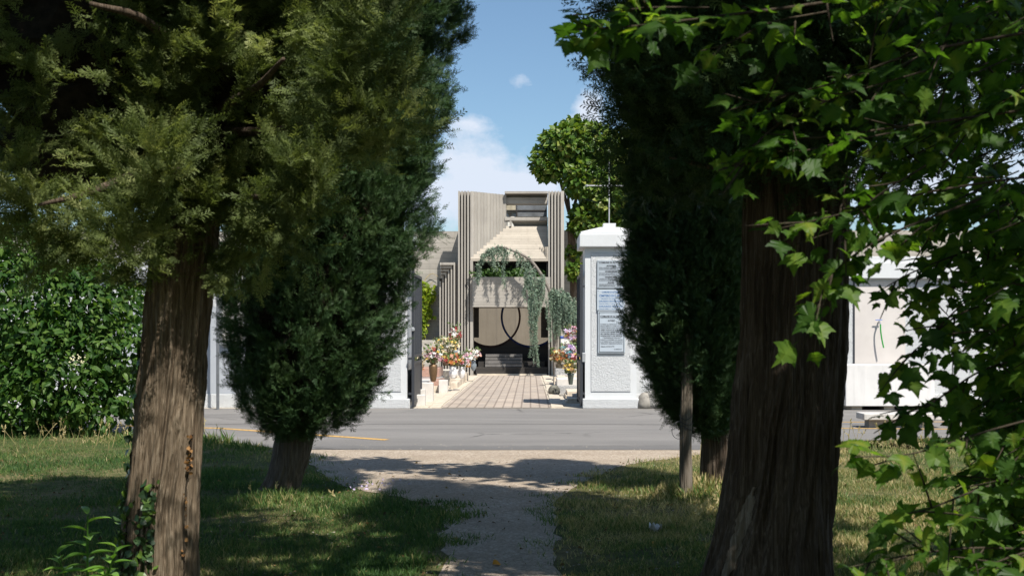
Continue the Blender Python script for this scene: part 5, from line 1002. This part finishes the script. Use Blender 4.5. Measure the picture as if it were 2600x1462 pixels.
for v in bm.verts: x, y = v.co.x, v.co.y; v.co = (p_[0]+x*.10, 9.55+y*.08, .035+.028*math.sin(x*9+y*5)+.05*max(0, -x-.15)+.02*math.cos(y*11))
m = MB(); m.bm(bm); tag(m.build('paper_scrap', flat_mat('white_paper', (.62, .60, .58), .9), None, True), 'crumpled white paper scrap lying in the grass right of the path', 'litter')
def fallen(px, py, size, label, seed):
    D = 1.6*FPX/(py-HY); q = P(px, py, D); g = np.random.default_rng(seed); V, F, m = inst(leaf_tmpl(.42, .3, 5, -.5), [q+np.array((0, 0, .012))], np.array([(1, .3, .15)]), np.array([(.1, -.5, 1)]), size)
    tag(mk('fallen_leaf', V, F, bpy.data.materials.get('yellow_dry_leaf') or flat_mat('yellow_dry_leaf', (.50, .24, .03), .7)), label, 'leaf')
fallen(1250, 1436, .075, 'curled orange fallen leaf on the gravel path', 1); fallen(1655, 1384, .05, 'small yellow fallen leaf in the grass below the paper scrap', 2)

def litter():
    g = np.random.default_rng(91); n = 1500; y = g.uniform(7, 15, n); x = g.uniform(-.46, .42, n)*y; k = g.random(n) < np.where(in_poly(x, y, lft+rgt[::-1]), .35, .9); x, y = x[k], y[k]; n = len(x)
    V, F, m = inst(leaf_tmpl(.34, .3, 4, -.4), np.stack([x, y, .006+.03*g.random(n)], 1), nrm(np.stack([g.standard_normal(n), g.standard_normal(n), .2*g.standard_normal(n)], 1)), np.stack([.5*g.standard_normal(n), .5*g.standard_normal(n), np.ones(n)], 1), .035*(.4+.9*g.random(n)))
    tag(mk('leaf_litter', V, F, foliage_mat('dead_leaf', [(0, (.07, .045, .025)), (.6, (.17, .11, .05)), (1, (.34, .24, .10))], .8, .1, .2), None, False, np.repeat(g.random(n), m)), 'small brown dead leaves strewn over the grass and path', 'leaves', kind='stuff')
litter()
# unseen cypresses added around the viewpoint to keep open sky off the foreground
def copy_tree(o, loc, rz, label):
    c = o.copy(); COL.objects.link(c); c.location = loc; c.rotation_euler = (0, 0, rz); c['label'] = label
    for ch in o.children:
        d = ch.copy(); COL.objects.link(d); d.parent = c
for loc, rz, lab in (((-2.9, -.6, 0), 2.0, 'unseen cypress added for shade beside the viewpoint on the left'), ((2.7, -.9, 0), 4.0, 'unseen cypress added for shade beside the viewpoint on the right'), ((-2.6, -5.5, 0), 1.0, 'unseen cypress added for shade behind the viewpoint on the left'), ((2.5, -5.8, 0), 5.2, 'unseen cypress added for shade behind the viewpoint on the right'), ((-5.6, 3.2, 0), .4, 'unseen cypress added for shade on the left lawn'), ((6.4, 2.0, 0), 3.0, 'unseen cypress added for shade right of the plane tree'), ((0, -11, 0), 2.2, 'unseen cypress added for shade far behind the viewpoint')):
    copy_tree(t2, loc, rz, lab)
